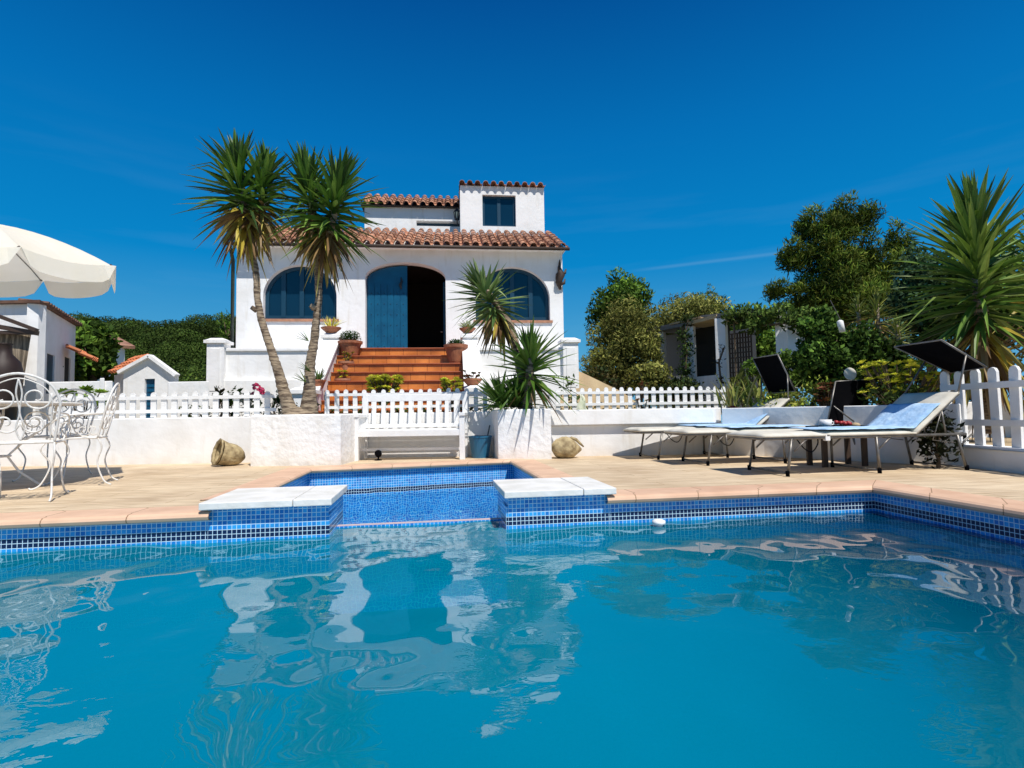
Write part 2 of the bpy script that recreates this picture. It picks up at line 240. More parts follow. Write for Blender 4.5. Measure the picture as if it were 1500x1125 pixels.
# ------------------------------------------------------------------ mesh builder
class MB:
    def __init__(s): s.v = []; s.f = []; s.uv = {}; s.c = {}; s.cur = None
    def add(s, vs, fs, uvs=None):
        o = len(s.v); s.v += [tuple(a) for a in vs]
        for i, f in enumerate(fs):
            if s.cur is not None: s.c[len(s.f)] = s.cur
            if uvs: s.uv[len(s.f)] = uvs[i]
            s.f.append(tuple(o + k for k in f))
    def box(s, c, d, rz=0, rot=None):
        x, y, z = (k / 2 for k in d); vs = [Vector((a, b, e)) for a in (-x, x) for b in (-y, y) for e in (-z, z)]
        m = rot if rot is not None else Matrix.Rotation(rz, 3, 'Z'); c = Vector(c)
        s.add([m @ v + c for v in vs], [(0, 1, 3, 2), (4, 6, 7, 5), (0, 4, 5, 1), (2, 3, 7, 6), (0, 2, 6, 4), (1, 5, 7, 3)]); return s
    def bar(s, a, b, w, h=None, up=(0, 0, 1)):
        a = Vector(a); b = Vector(b); h = h or w; d = (b - a); l = d.length; d.normalize(); up = Vector(up)
        if abs(d.dot(up)) > .99: up = Vector((0, 1, 0))
        x = d.cross(up).normalized(); y = x.cross(d)
        m = Matrix((d, x, y)).transposed(); return s.box((a + b) / 2, (l, w, h), rot=m)
    def prism(s, poly, z0, z1):
        n = len(poly); vs = [(p[0], p[1], z0) for p in poly] + [(p[0], p[1], z1) for p in poly]
        s.add(vs, [tuple(range(n - 1, -1, -1)), tuple(range(n, 2 * n))] + [(i, (i + 1) % n, n + (i + 1) % n, n + i) for i in range(n)]); return s
    def tube(s, pts, r, seg=7, caps=True, closed=False):
        pts = [Vector(p) for p in pts]; n = len(pts); rs = r if isinstance(r, (list, tuple)) else [r] * n
        vs = []; t0 = None; nx = None
        for i, p in enumerate(pts):
            if closed: t = pts[(i + 1) % n] - pts[i - 1]
            else: t = pts[min(i + 1, n - 1)] - pts[max(i - 1, 0)]
            t.normalize()
            if nx is None:
                nx = t.cross(Vector((0, 0, 1)));
                if nx.length < .1: nx = t.cross(Vector((0, 1, 0)))
            nx = (nx - t * nx.dot(t)).normalized(); ny = t.cross(nx)
            for k in range(seg):
                a = 2 * math.pi * k / seg; vs.append(p + (nx * math.cos(a) + ny * math.sin(a)) * rs[i])
        fs = [(i * seg + k, i * seg + (k + 1) % seg, ((i + 1) % n) * seg + (k + 1) % seg, ((i + 1) % n) * seg + k) for i in range(n if closed else n - 1) for k in range(seg)]
        if caps and not closed: fs += [tuple(range(seg - 1, -1, -1)), tuple(range((n - 1) * seg, n * seg))]
        s.add(vs, fs); return s
    def lathe(s, prof, c=(0, 0, 0), seg=20, m=None, wob=0):
        c = Vector(c); vs = []
        for r, z in prof:
            for k in range(seg):
                a = 2 * math.pi * k / seg; v = Vector((r * math.cos(a) * (1 + wob * math.sin(k * 3.)), r * math.sin(a), z)); vs.append((m @ v if m else v) + c)
        n = len(prof); fs = [(i * seg + k, i * seg + (k + 1) % seg, (i + 1) * seg + (k + 1) % seg, (i + 1) * seg + k) for i in range(n - 1) for k in range(seg)]
        if prof[0][0] > 1e-4: fs.append(tuple(range(seg - 1, -1, -1)))
        if prof[-1][0] > 1e-4: fs.append(tuple(range((n - 1) * seg, n * seg)))
        s.add(vs, fs); return s
    def build(s, name, m, parent=None, smooth=False, bevel=0, world=True):
        vs = s.v
        if parent is not None and world:
            r = parent
            while r.parent: r = r.parent
            o = r.location; vs = [(a[0] - o[0], a[1] - o[1], a[2] - o[2]) for a in vs]
        me = bpy.data.meshes.new(name); me.from_pydata(vs, [], s.f); me.materials.append(M[m] if isinstance(m, str) else m)
        if s.uv:
            ul = me.uv_layers.new(name='UVMap')
            for i, p in enumerate(me.polygons):
                u = s.uv.get(i)
                if u:
                    for k, li in enumerate(p.loop_indices): ul.data[li].uv = u[k]
        if s.c:
            ca = me.color_attributes.new('Col', 'FLOAT_COLOR', 'CORNER')
            arr = np.ones((len(me.loops), 4), dtype=np.float32)
            for i, p in enumerate(me.polygons):
                c = s.c.get(i)
                if c: arr[p.loop_start:p.loop_start + p.loop_total, :3] = c
            ca.data.foreach_set('color', arr.ravel())
        if smooth: me.polygons.foreach_set('use_smooth', [True] * len(me.polygons))
        ob = bpy.data.objects.new(name, me); COL.objects.link(ob)
        if parent is not None: ob.parent = parent
        if bevel:
            b = ob.modifiers.new('bevel', 'BEVEL'); b.width = bevel; b.segments = 2; b.limit_method = 'ANGLE'
        if smooth and not bevel:
            try: me.shade_smooth() if False else None
            except Exception: pass
        return ob
def tag(o, label=None, cat=None, group=None, kind=None):
    if label: o['label'] = label
    if cat: o['category'] = cat
    if group: o['group'] = group
    if kind: o['kind'] = kind
    return o
def thing(name, label, cat, loc=(0, 0, 0), rz=0, group=None):
    o = bpy.data.objects.new(name, None); COL.objects.link(o); o.location = loc; o.rotation_euler = (0, 0, rz); o.empty_display_size = .1
    return tag(o, label, cat, group)
def struct(o): o['kind'] = 'structure'; return o
def copy_tree(o, parent=None):
    c = o.copy(); COL.objects.link(c); c.parent = parent
    for ch in [x for x in COL.objects if x.parent == o]: copy_tree(ch, c)
    return c

# fast numpy leaf cloud -------------------------------------------------------
def leaf_mesh(name, pts, nrm, size, cols, m, parent=None, aspect=2.2, bend=.35, nref=None, facing=.55):
    """pts Nx3, nrm Nx3 growth direction, size N, cols Nx3: each leaf a bent diamond of 2 quads"""
    n = len(pts); rnd = rng.normal(size=(n, 3)); side = np.cross(nrm, rnd if nref is None else nref * 1.0 + rnd * facing); side /= np.linalg.norm(side, axis=1)[:, None] + 1e-9
    up = np.cross(side, nrm); L = size[:, None]; w = L / aspect / 2
    a = pts; b = pts + nrm * L * .5 + side * w + up * L * .06; c = pts + nrm * L - up * L * bend * .5; d = pts + nrm * L * .5 - side * w + up * L * .06; e = pts + nrm * L * .52
    V = np.stack([a, b, c, d, e], 1).reshape(-1, 3)
    if parent is not None:
        r = parent
        while r.parent: r = r.parent
        V = V - np.array(r.location)
    idx = np.arange(n)[:, None] * 5
    Fq = np.concatenate([idx + np.array([[0, 1, 4]]), idx + np.array([[1, 2, 4]]), idx + np.array([[2, 3, 4]]), idx + np.array([[3, 0, 4]])], 1).reshape(-1, 3)
    me = bpy.data.meshes.new(name); me.vertices.add(len(V)); me.vertices.foreach_set('co', V.astype(np.float32).ravel())
    me.loops.add(Fq.size); me.loops.foreach_set('vertex_index', Fq.astype(np.int32).ravel())
    me.polygons.add(len(Fq)); me.polygons.foreach_set('loop_start', np.arange(0, Fq.size, 3, dtype=np.int32)); me.polygons.foreach_set('loop_total', np.full(len(Fq), 3, dtype=np.int32))
    me.update(calc_edges=True); me.materials.append(M[m])
    ca = me.color_attributes.new('Col', 'FLOAT_COLOR', 'POINT'); c4 = np.ones((len(V), 4), dtype=np.float32); c4[:, :3] = np.repeat(cols, 5, 0); ca.data.foreach_set('color', c4.ravel())
    ob = bpy.data.objects.new(name, me); COL.objects.link(ob)
    if parent is not None: ob.parent = parent
    return ob
def cloud(blobs, dens, shell=.55):
    """blobs: (cx,cy,cz,rx,ry,rz); returns points and outward directions"""
    P_, N_, T_ = [], [], []
    for b in blobs:
        b = np.array(b, float); k = max(4, int(dens * (b[3] * b[4] + b[4] * b[5] + b[3] * b[5])))
        d = rng.normal(size=(k, 3)); d /= np.linalg.norm(d, axis=1)[:, None]
        r = shell + (1 - shell) * rng.random(k) ** .6
        P_.append(b[:3] + d * b[3:6] * r[:, None]); N_.append(d); T_.append(np.full(k, .5 + 1.0 * rng.random()) * (.72 + .38 * d[:, 2]))  # random tone per blob, plus darker undersides that put clump shading into colour
    cloud.tint = np.concatenate(T_); return np.concatenate(P_), np.concatenate(N_)
def foliage(name, blobs, dens, size, cols, parent=None, up=.35, rand=.8, aspect=2.2, shell=.55, m='leaf', core=.22):
    p, n = cloud(blobs, dens, shell); k = len(p); tint = cloud.tint[:, None]
    d = n + rng.normal(size=(k, 3)) * rand + np.array([0, 0, up]); d /= np.linalg.norm(d, axis=1)[:, None]
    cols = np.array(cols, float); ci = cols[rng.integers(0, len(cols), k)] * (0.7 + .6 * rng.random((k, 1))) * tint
    sz = size * (.6 + .8 * rng.random(k)); nr = n.copy(); d = d - n * (d * n).sum(1)[:, None] * .55; d /= np.linalg.norm(d, axis=1)[:, None]
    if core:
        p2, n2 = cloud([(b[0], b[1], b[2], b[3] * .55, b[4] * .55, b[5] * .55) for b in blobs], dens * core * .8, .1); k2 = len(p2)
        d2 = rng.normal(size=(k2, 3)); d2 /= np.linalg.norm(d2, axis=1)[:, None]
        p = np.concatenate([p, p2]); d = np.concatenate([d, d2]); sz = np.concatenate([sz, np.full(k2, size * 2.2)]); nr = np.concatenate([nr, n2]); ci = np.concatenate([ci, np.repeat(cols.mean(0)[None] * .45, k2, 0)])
    return leaf_mesh(name, p, d, sz, ci, m, parent, aspect, nref=nr)
def crown_blobs(c, rad, nsub, sub=.42, flat=1., seed=0, zbias=0.):
    r = random.Random(seed); out = []
    for i in range(nsub):
        while True:
            d = Vector((r.uniform(-1, 1), r.uniform(-1, 1), r.uniform(-1, 1)))
            if .15 < d.length < 1: break
        s = sub * r.uniform(.55, 1.15)
        out.append((c[0] + d.x * rad[0] * (1 - s * .6), c[1] + d.y * rad[1] * (1 - s * .6), c[2] + (d.z + zbias) * rad[2] * (1 - s * .6), rad[0] * s, rad[1] * s, rad[2] * s * flat))
    return out
def branches(mb, base, blobs, r0, top):
    mb.tube([base, (base + top) / 2 + Vector((random.uniform(-.1, .1), 0, 0)), top], [r0, r0 * .75, r0 * .4], 8)
    for b in random.sample(blobs, min(10, len(blobs))):
        t = random.uniform(.35, .95); s = base.lerp(top, t); e = Vector(b[:3])
        mb.tube([s, s.lerp(e, .5) + Vector((0, 0, -.08 * (e - s).length)), e], [r0 * .35, r0 * .22, r0 * .08], 5)

# ------------------------------------------------------------------ setting: pool frame
TA = math.atan(.15); U = Vector((math.cos(TA), math.sin(TA), 0)); V = Vector((-math.sin(TA), math.cos(TA), 0)); C0 = Vector((2.87, 4.40, 0))
def W(u, v, z=0): return C0 + U * u + V * v + Vector((0, 0, z))
OUT = [(0, -7), (0, 0), (-2.2, 0), (-2.2, .6), (-2.4, .6), (-2.4, 3.35), (-4.95, 2.95), (-4.95, .3), (-4.95, 0), (-9.5, 0), (-9.5, -7)]
outw = [W(*p) for p in OUT]
# pool shell
ALC = [(-2.4, .36), (-2.4, 3.35), (-4.95, 2.95), (-4.95, .36)]
MAIN = [(0, -7), (0, 0), (-2.2, 0), (-2.96, 0), (-2.96, .30), (-4.18, .30), (-4.18, 0), (-4.95, 0), (-9.5, 0), (-9.5, -7)]
def shell_walls(poly, name, zb, dv, closed=True):
    mb = MB(); acc = 0; n = len(poly); pw = [W(*p) for p in poly]
    for i in range(n if closed else n - 1):
        a, b = pw[i], pw[(i + 1) % n]; l = (b - a).length; zt = -.19 if abs(poly[i][1] - .30) < .01 and abs(poly[(i + 1) % n][1] - .30) < .01 else -.045
        mb.add([(a.x, a.y, zt), (b.x, b.y, zt), (b.x, b.y, zb), (a.x, a.y, zb)], [(0, 1, 2, 3)], [[(acc, zt + dv), (acc + l, zt + dv), (acc + l, zb + dv), (acc, zb + dv)]]); acc += l
    struct(mb.build(name, 'mosaic'))
shell_walls(MAIN, 'pool_wall', -1.0, 0); shell_walls(ALC, 'alcove_wall', -1.3, .15, False)
for nm, poly, z in (('pool_floor', [(0, -7), (0, 0), (-9.5, 0), (-9.5, -7)], -.72), ('alcove_floor', ALC, -1.25)):
    mb = MB(); tri = tessellate_polygon([[Vector((p[0], p[1], 0)) for p in poly]])
    mb.add([W(p[0], p[1], z) for p in poly], [tuple(t) for t in tri], [[poly[k] for k in t] for t in tri]); struct(mb.build(nm, 'floor'))
mb = MB(); mb.prism([W(-4.18, .302), W(-2.96, .302), W(-2.96, .359), W(-4.18, .359)], -1.25, -.188); struct(mb.build('spill_sill', 'sill'))
mb = MB(); mb.prism([W(-4.94, .37), W(-2.41, .37), W(-2.41, 3.33), W(-4.94, 2.94)], -.345, -.34); mb.f = mb.f[1:2]; mb.uv = {}; struct(mb.build('alcove_water', 'clear_water'))
# water
def water():
    vs, fs = [], []
    def hgt(x, y):
        a = noise.noise(Vector((x * 1.0 + y * .35, y * 1.4, 3.1))) * .013
        b = noise.noise(Vector((x * 4.2 - y * .8, y * 3.6, 9.7))) * .0060
        c = noise.noise(Vector((x * 9 + 3, y * 8, 1.7))) * .0021
        k = .55 + .75 * max(0, min(1, noise.noise(Vector((x * .35, y * .35, 8))) + .5))
        return (a + b + c) * k
    def grid(u0, u1, v0, v1, st):
        nu = int((u1 - u0) / st) + 1; nv = int((v1 - v0) / st) + 1; o = len(vs)
        for j in range(nv):
            for i in range(nu):
                p = W(u0 + (u1 - u0) * i / (nu - 1), v0 + (v1 - v0) * j / (nv - 1)); vs.append((p.x, p.y, WZ + hgt(p.x, p.y)))
        for j in range(nv - 1):
            for i in range(nu - 1): q = o + j * nu + i; fs.append((q, q + 1, q + nu + 1, q + nu))
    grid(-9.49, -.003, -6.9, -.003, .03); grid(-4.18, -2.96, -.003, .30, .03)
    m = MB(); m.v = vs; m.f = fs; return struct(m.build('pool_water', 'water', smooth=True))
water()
# coping swept round the pool
def sweep(poly, prof, closed, name, mm, par=None):
    n = len(poly); mb = MB(); rings = []; acc = [0]
    for i in range(n):
        p = poly[i]; a = poly[i - 1] if (closed or i) else None; b = poly[(i + 1) % n] if (closed or i < n - 1) else None
        d1 = (p - a).normalized() if a is not None else (b - p).normalized(); d2 = (b - p).normalized() if b is not None else d1
        n1 = Vector((d1.y, -d1.x, 0)); n2 = Vector((d2.y, -d2.x, 0)); mt = (n1 + n2); mt = mt / max(.3, mt.length_squared / 2) if True else mt
        rings.append([p + mt * q[0] + Vector((0, 0, q[1])) for q in prof])
        if i: acc.append(acc[-1] + (p - poly[i - 1]).length)
    k = len(prof)
    for i in range(n if closed else n - 1):
        j = (i + 1) % n; u0 = acc[i]; u1 = acc[i] + (poly[j] - poly[i]).length
        for q in range(k - 1):
            mb.add([rings[i][q], rings[j][q], rings[j][q + 1], rings[i][q + 1]], [(0, 1, 2, 3)], [[(u0, 0.1 * q), (u1, .1 * q), (u1, .1 * q + .1), (u0, .1 * q + .1)]])
    return mb.build(name, mm, par, smooth=False)
CPROF = [(.27, -.012), (.27, .006), (.02, .010), (-.035, .006), (-.055, -.006), (-.062, -.022), (-.054, -.040), (-.03, -.05), (.004, -.046)]
main_r = [outw[0], outw[1], outw[2] - U * .02]
alc = [W(-2.4, .45), W(-2.4, 3.35), W(-4.95, 2.95), W(-4.95, .55)]
left = [W(-4.93, 0), outw[9], outw[10]]
# profile offset is measured to the outside of the basin
for pl in (main_r, alc, left): struct(sweep(pl, CPROF, False, 'pool_coping', 'coping'))
# deck, one sheet with the basin cut out
def sheet(name, outer, hole, z, m):
    o = [Vector((p[0], p[1], 0)) for p in outer]; lists = [o] + ([[Vector((p[0], p[1], 0)) for p in hole]] if hole else [])
    tri = tessellate_polygon(lists); vs = [(p.x, p.y, z) for l in lists for p in l]; mb = MB(); mb.add(vs, [tuple(t) for t in tri]); return struct(mb.build(name, m))
wide = [W(u, v) for u, v in [(0.1, -7), (0.1, .1), (-2.3, .1), (-2.3, 3.4), (-5.05, 3.0), (-5.05, .1), (-9.6, .1), (-9.6, -7)]]
sheet('pool_deck', [(-16, -9), (4.9, -9), (4.9, 8.5), (-16, 8.5)], wide, 0.0, 'deck')
sheet('side_patio', [(4.6, -9), (14, -9), (14, 8.6), (4.6, 8.6)], None, .20, 'sand')
sheet('ground', [(-500, -300), (500, -300), (500, 900), (-500, 900)], [(-15.9, -8.9), (13.9, -8.9), (13.9, 8.4), (-15.9, 8.4)], .56, 'ground')

# piers with white slabs
def pier(u0, u1, label):
    t = thing('pool_pier', label, 'pool pier', W((u0 + u1) / 2, .3, -.9))
    b = [W(u0 + .035, -.004), W(u1 - .03, -.004), W(u1 - .03, .62), W(u0 + .035, .62)]; mb = MB()
    for i in range(4):
        p, q = b[i], b[(i + 1) % 4]; l = (q - p).length; s = 20.01 + i * 5
        mb.add([(p.x, p.y, -.95), (q.x, q.y, -.95), (q.x, q.y, .023), (p.x, p.y, .023)], [(0, 1, 2, 3)], [[(s, -.95), (s + l, -.95), (s + l, .023), (s, .023)]])
    mb.build('tiled_body', 'mosaic', t)
    mb = MB(); g = (u1 - u0) * .70
    mb.prism([W(u0, -.07), W(u0 + g - .003, -.07), W(u0 + g - .003, .66), W(u0, .66)], .022, .070)
    mb.prism([W(u0 + g + .003, -.07), W(u1, -.07), W(u1, .66), W(u0 + g + .003, .66)], .022, .070)
    mb.build('slab', 'slab', t, bevel=.006)
    return t
pier(-4.99, -4.155, 'blue tiled pool pier with white slab top, left of the gap')
pier(-2.98, -2.155, 'blue tiled pool pier with white slab top, right of the gap')
# floating dispenser
p = G(965, 770, WZ); t = thing('chlorine_float', 'small white floating dispenser on the pool water', 'pool float', p)
MB().lathe([(0.001, -.05), (.035, -.045), (.04, -.02), (.028, 0), (.03, .008), (.048, .014), (.048, .034), (.03, .044), (0.001, .048)], p, 14).build('body', 'white_paint', t, smooth=True)

# ------------------------------------------------------------------ garden walls and planters
def wall_thing(name, label, cat, boxes, m='plaster', bevel=.012, parts=('wall', 'cap')):
    c = boxes[0]; t0 = Vector((sum(p[0] for p in c[0]) / len(c[0]), sum(p[1] for p in c[0]) / len(c[0]), c[1]))
    root = thing(name, label, cat, t0) if len(boxes) > 1 else None
    for i, (poly, z0, z1) in enumerate(boxes):
        mb = MB(); mb.prism([(p[0] - t0.x, p[1] - t0.y) for p in poly], z0 - t0.z, z1 - t0.z)
        o = mb.build(parts[i] if root else name, m, root, bevel=bevel, world=False)
        if not root: o.location = t0; tag(o, label, cat)
    return root or o
wall_thing('retaining_wall', 'low white plastered wall left of the twin-trunk yucca planter', 'wall', [([(-11, 7.62), (-3.2, 7.62), (-3.2, 7.95), (-11, 7.95)], -.1, .64)])
wall_thing('bench_wall', 'low white wall behind the white bench, between the two planters', 'wall', [([(-3.2, 8.12), (.6, 8.12), (.6, 8.4), (-3.2, 8.4)], -.1, .66)])
t = wall_thing('retaining_wall', 'low white wall with overhanging cap behind the stone shell at right', 'wall',
    [([(.42, 7.82), (3.12, 7.82), (3.12, 8.2), (.42, 8.2)], -.1, .44), ([(.42, 7.74), (2.85, 7.74), (3.05, 8.0), (3.05, 8.32), (.42, 8.32)], .442, .66)])
wall_thing('corner_wall', 'low shaded white wall running behind the sun loungers', 'wall',
    [([(2.95, 7.72), (3.35, 7.32), (4.62, 5.68), (4.82, 5.80), (3.52, 7.5), (3.1, 7.9)], -.1, .65)])
def planter(label, poly, h):
    c = Vector((sum(p[0] for p in poly) / 4, sum(p[1] for p in poly) / 4, 0)); t = thing('planter', label, 'planter', c)
    def lerp(a, b, k): return (a[0] + (b[0] - a[0]) * k, a[1] + (b[1] - a[1]) * k)
    inner = [lerp(p, c, .17) for p in poly]; mb = MB(); N = 4
    for i in range(4):
        j = (i + 1) % 4
        mb.prism([poly[i], poly[j], inner[j], inner[i]], -.05, h)
    o = mb.build('wall', 'rough_plaster', t)
    b = o.modifiers.new('weld', 'WELD'); b = o.modifiers.new('bevel', 'BEVEL'); b.width = .02; b.segments = 3; b.limit_method = 'ANGLE'
    MB().prism(inner, h - .3, h - .03).build('soil', 'soil', t)
    return t
planter('white plastered planter holding the twin-trunk yucca', [(-3.36, 7.03), (-2.2, 7.0), (-2.15, 8.1), (-3.35, 8.1)], .655)
planter('white plastered planter holding the leaning yucca, right of the bench', [(-.2, 7.47), (.52, 7.42), (.50, 8.2), (-.32, 8.14)], .68)

# ------------------------------------------------------------------ picket fences
def fence(label, a, b, z0, h, sp, w, group_top='round', rails=(.35, .8), th=.02, side=1, posts=None):
    a = Vector((*a, z0)); b = Vector((*b, z0)); d = b - a; L_ = d.length; d.normalize(); ang = math.atan2(d.y, d.x)
    t = thing('picket_fence', label, 'fence', a, ang)
    mb = MB()
    # picket profile, rounded top
    pr = [(-w / 2, .0), (w / 2, .0), (w / 2, h - w * .45), (w * .32, h - w * .12), (0, h), (-w * .32, h - w * .12), (-w / 2, h - w * .45)]
    k = len(pr); mb.add([(x, -th / 2, z) for x, z in pr] + [(x, th / 2, z) for x, z in pr], [tuple(range(k)), tuple(range(2 * k - 1, k - 1, -1))] + [(i, k + i, k + (i + 1) % k, (i + 1) % k) for i in range(k)])
    n = int(L_ / sp); me = None
    for i in range(n + 1):
        if me is None:
            o = mb.build('picket', 'white_paint', t, world=False); me = o
        else:
            o = me.copy(); COL.objects.link(o); o.parent = t
        o.location = (i * sp + random.uniform(-.004, .004), random.uniform(-.002, .002), random.uniform(-.008, .006)); o.rotation_euler = (random.uniform(-.01, .01), random.uniform(-.014, .014), 0)
    for r in rails:
        MB().box((L_ / 2, side * (th / 2 + .011), h * r), (L_ + .06, .018, w * .62)).build('rail', 'white_paint', t, world=False)
    return t
def fz(px, Y, pyb=0): return Y
fence('white picket fence on the left garden wall', (P(88, 590, 7.8).x, 7.8), (-3.42, 7.86), .645, .36, .147, .078, rails=(.25, .78), side=-1)
fence('white picket fence running behind the white bench', (P(478, 590, 8.2).x, 8.24), (P(714, 590, 8.4).x, 8.36), .665, .36, .140, .066, rails=(.25, .78), side=-1)
fence('white picket fence on the capped wall, right of the planter', (P(770, 590, 8.75).x, 8.75), (P(1072, 590, 8.75).x, 9.0), .60, .42, .131, .068, rails=(.36, .80), side=-1)
fence('tall white picket fence at the right edge behind the nearest lounger', (4.72, 5.95), (4.72, 3.2), .20, .80, .205, .10, rails=(.32, .78), side=-1, th=.028)
wall_thing('fence_base_wall', 'low white base wall under the tall picket fence', 'wall', [([(4.62, 5.85), (4.62, 2.2), (4.86, 2.2), (4.86, 5.85)], -.05, .225)])
wall_thing('patio_wall', 'white wall seen through the gaps of the tall picket fence', 'wall', [([(5.9, 7.4), (9.5, 6.9), (9.6, 7.2), (6.0, 7.7)], .1, .68)])

# ------------------------------------------------------------------ bench
def bench():
    t = thing('garden_bench', 'white slatted wooden garden bench between the two planters', 'bench', (-1.43, 7.75, 0)); w = 'white_paint'
    x0, x1 = -2.17, -.70; yf, yb = 7.58, 8.02
    for x in (x0, x1): MB().box((x, yf, .30), (.075, .065, .60)).build('leg', w, t, bevel=.005)
    for x in (x0, x1): MB().bar((x, yb, 0), (x, yb + .08, .96), .075, .06).build('leg', w, t, bevel=.005)
    for x in (x0, x1): MB().box((x, 7.78, .625), (.085, .50, .045)).build('armrest', w, t, bevel=.006)
    m = MB(); m.box(((x0 + x1) / 2, yf, .375), (x1 - x0, .05, .085)); m.box(((x0 + x1) / 2, yb, .375), (x1 - x0, .04, .05))
    for k in range(5): m.box(((x0 + x1) / 2, yf + .05 + k * .085, .415), (x1 - x0, .066, .022))
    m.build('seat', w, t, bevel=.003)
    MB().box(((x0 + x1) / 2, yb + .065, .88), (x1 - x0, .04, .10)).build('top_rail', w, t, bevel=.006)
    MB().box(((x0 + x1) / 2, yb + .015, .47), (x1 - x0, .04, .055)).build('bottom_rail', w, t, bevel=.004)
    for k in range(10): x = x0 + (x1 - x0) * (k + 1) / 11; MB().bar((x, yb + .015, .48), (x, yb + .06, .86), .055, .018).build('slat', w, t)
    m = MB(); m.box(((x0 + x1) / 2, yf + .22, .14), (x1 - x0, .03, .035)); m.build('stretcher', w, t)
bench()
# bucket
t = thing('bucket', 'dark blue plastic bucket with a tool handle, beside the bench', 'bucket', (-.47, 7.86, 0))
m = MB(); c = (-.47, 7.86, 0); m.lathe([(.12, .0), (.165, .29), (.172, .29), (.172, .31), (.155, .31), (.11, .03), (.001, .03)], c, 24); m.build('pail', 'bucket', t, smooth=False)
MB().tube([(-.42, 7.86, .04), (-.33, 7.9, .46)], .009).build('tool_handle', 'blackmetal', t)
MB().lathe([(.001, .23), (.13, .235), (.14, .25), (.001, .26)], c, 16).build('contents', 'soil', t)
# pump box and small fan under the bench
t = thing('pump_box', 'black plastic box on the ground left of the bench', 'box', (-2.24, 7.7, 0)); MB().box((-2.25, 7.95, .09), (.16, .12, .18)).build('box_body', 'black', t, bevel=.015)
MB().box((-2.25, 7.95, .19), (.17, .13, .015)).build('lid', 'black', t, bevel=.004)
t = thing('spotlight', 'small black spotlight on the ground under the bench', 'spotlight', (-1.88, 7.66, 0))
MB().lathe([(.05, 0), (.05, .01), (.012, .02), (.012, .06)], (-1.88, 7.66, 0), 12).build('stand', 'black', t)
MB().lathe([(.02, -.04), (.045, -.03), (.05, .03), (.04, .035), (.001, .03)], (-1.88, 7.66, .09), 14, Euler((1.2, .4, 0)).to_matrix()).build('lamp_head', 'black', t, smooth=True)

# stone shells
def shell(px, py, Y, label, left):
    c = P(px, py, Y); c.z = 0; t = thing('stone_shell', label, 'garden ornament', c); seg = 30
    prof = [(.0, .03), (.03, .075), (.06, .11), (.085, .118), (.10, .128), (.135, .142), (.155, .138), (.19, .148), (.225, .142), (.25, .130), (.29, .11), (.33, .075), (.37, .04), (.40, .012)]
    ax = (Vector((.93, .25, -.10)) if not left else Vector((.72, .66, -.26))).normalized(); sd = ax.cross(Vector((0, 0, 1))).normalized(); up = sd.cross(ax)
    if left: prof = [(.0, .158), (.04, .148), (.08, .142), (.13, .145), (.18, .138), (.23, .11), (.27, .07), (.30, .02)]
    vs = []
    for i, (q, r) in enumerate(prof):
        for k in range(seg):
            a = 2 * math.pi * k / seg; rr = r * (1 + .045 * math.cos(a * 11) * (r > .05)) * (1 + .04 * math.sin(a + i)) ; vs.append(ax * (q - .2) + (sd * math.cos(a) + up * math.sin(a) * .92) * rr)
    z0 = min(v.z for v in vs); vs = [v + c + Vector((0, 0, -z0 - .004)) for v in vs]; n = len(prof)
    m = MB(); m.add(vs, [(i * seg + k, i * seg + (k + 1) % seg, (i + 1) * seg + (k + 1) % seg, (i + 1) * seg + k) for i in range(n - 1) for k in range(seg)] + [tuple(range((n - 1) * seg, n * seg))] + ([] if left else [tuple(range(seg - 1, -1, -1))]))
    o = m.build('body', 'stone', t, smooth=True); so_ = o.modifiers.new('solid', 'SOLIDIFY'); so_.thickness = .018
    m = MB(); rp_ = []
    cc = c + Vector((0, 0, -z0 - .004)) + (ax * -.2 if left else ax * .08 + up * .09)
    if left:      # wide flared brim round the mouth
        ins = vs[:seg]; outs = [cc + (v - cc) * 1.22 - ax * .03 for v in ins]; inn = [cc + (v - cc) * .55 + ax * .10 for v in ins]
        m.add(ins + outs, [(k, (k + 1) % seg, seg + (k + 1) % seg, seg + k) for k in range(seg)]); o = m.build('brim', 'stone', t, smooth=True); q_ = o.modifiers.new('solid', 'SOLIDIFY'); q_.thickness = .014
    else:
        pts = [cc + ax * x + up * z for x, z in ((-.07, .035), (-.02, .055), (.05, .04), (.11, -.005), (.17, -.05))]; m.tube(pts, [.012, .022, .022, .02, .01], 8); o = m.build('lip', 'stone', t, smooth=True)
shell(345, 670, 7.25, 'large tan stone shell with its open mouth showing, left of the planter', True)
shell(830, 665, 7.55, 'large tan stone shell with rounded back, right of the planter', False)

# ------------------------------------------------------------------ yuccas
GREEN = [(.07, .15, .02), (.10, .20, .03), (.035, .08, .015), (.17, .28, .05)]
YEL = [(.50, .38, .06), (.38, .30, .08), (.30, .18, .07), (.55, .45, .12)]
BRN = [(.22, .13, .06), (.30, .20, .10), (.16, .09, .04)]
def blade(mb, p, d, L_, w, droop, col):
    d = Vector(d).normalized(); side = d.cross(Vector((0, 0, 1)))
    if side.length < .05: side = Vector((1, 0, 0))
    side.normalize(); tw = Matrix.Rotation(random.uniform(-.5, .5), 3, d); side = tw @ side; nrm = side.cross(d).normalized()
    ks = [0, .25, .55, .8, 1]; ws = [.55, 1, .9, .5, .03]; vs = []; kink = random.random() < .10; kd = random.uniform(.3, .9)
    for k, ww in zip(ks, ws):
        c = Vector(p) + d * L_ * k + Vector((0, 0, -droop * L_ * k * k)); hw = w * ww / 2
        if kink and k > .55: c += Vector((0, 0, -kd * L_ * (k - .55)))
        vs += [c - side * hw + nrm * hw * .55, c, c + side * hw + nrm * hw * .55]
    fs = []
    for i in range(4): a = i * 3; fs += [(a, a + 1, a + 4, a + 3), (a + 1, a + 2, a + 5, a + 4)]
    mb.cur = col; mb.add(vs, fs)
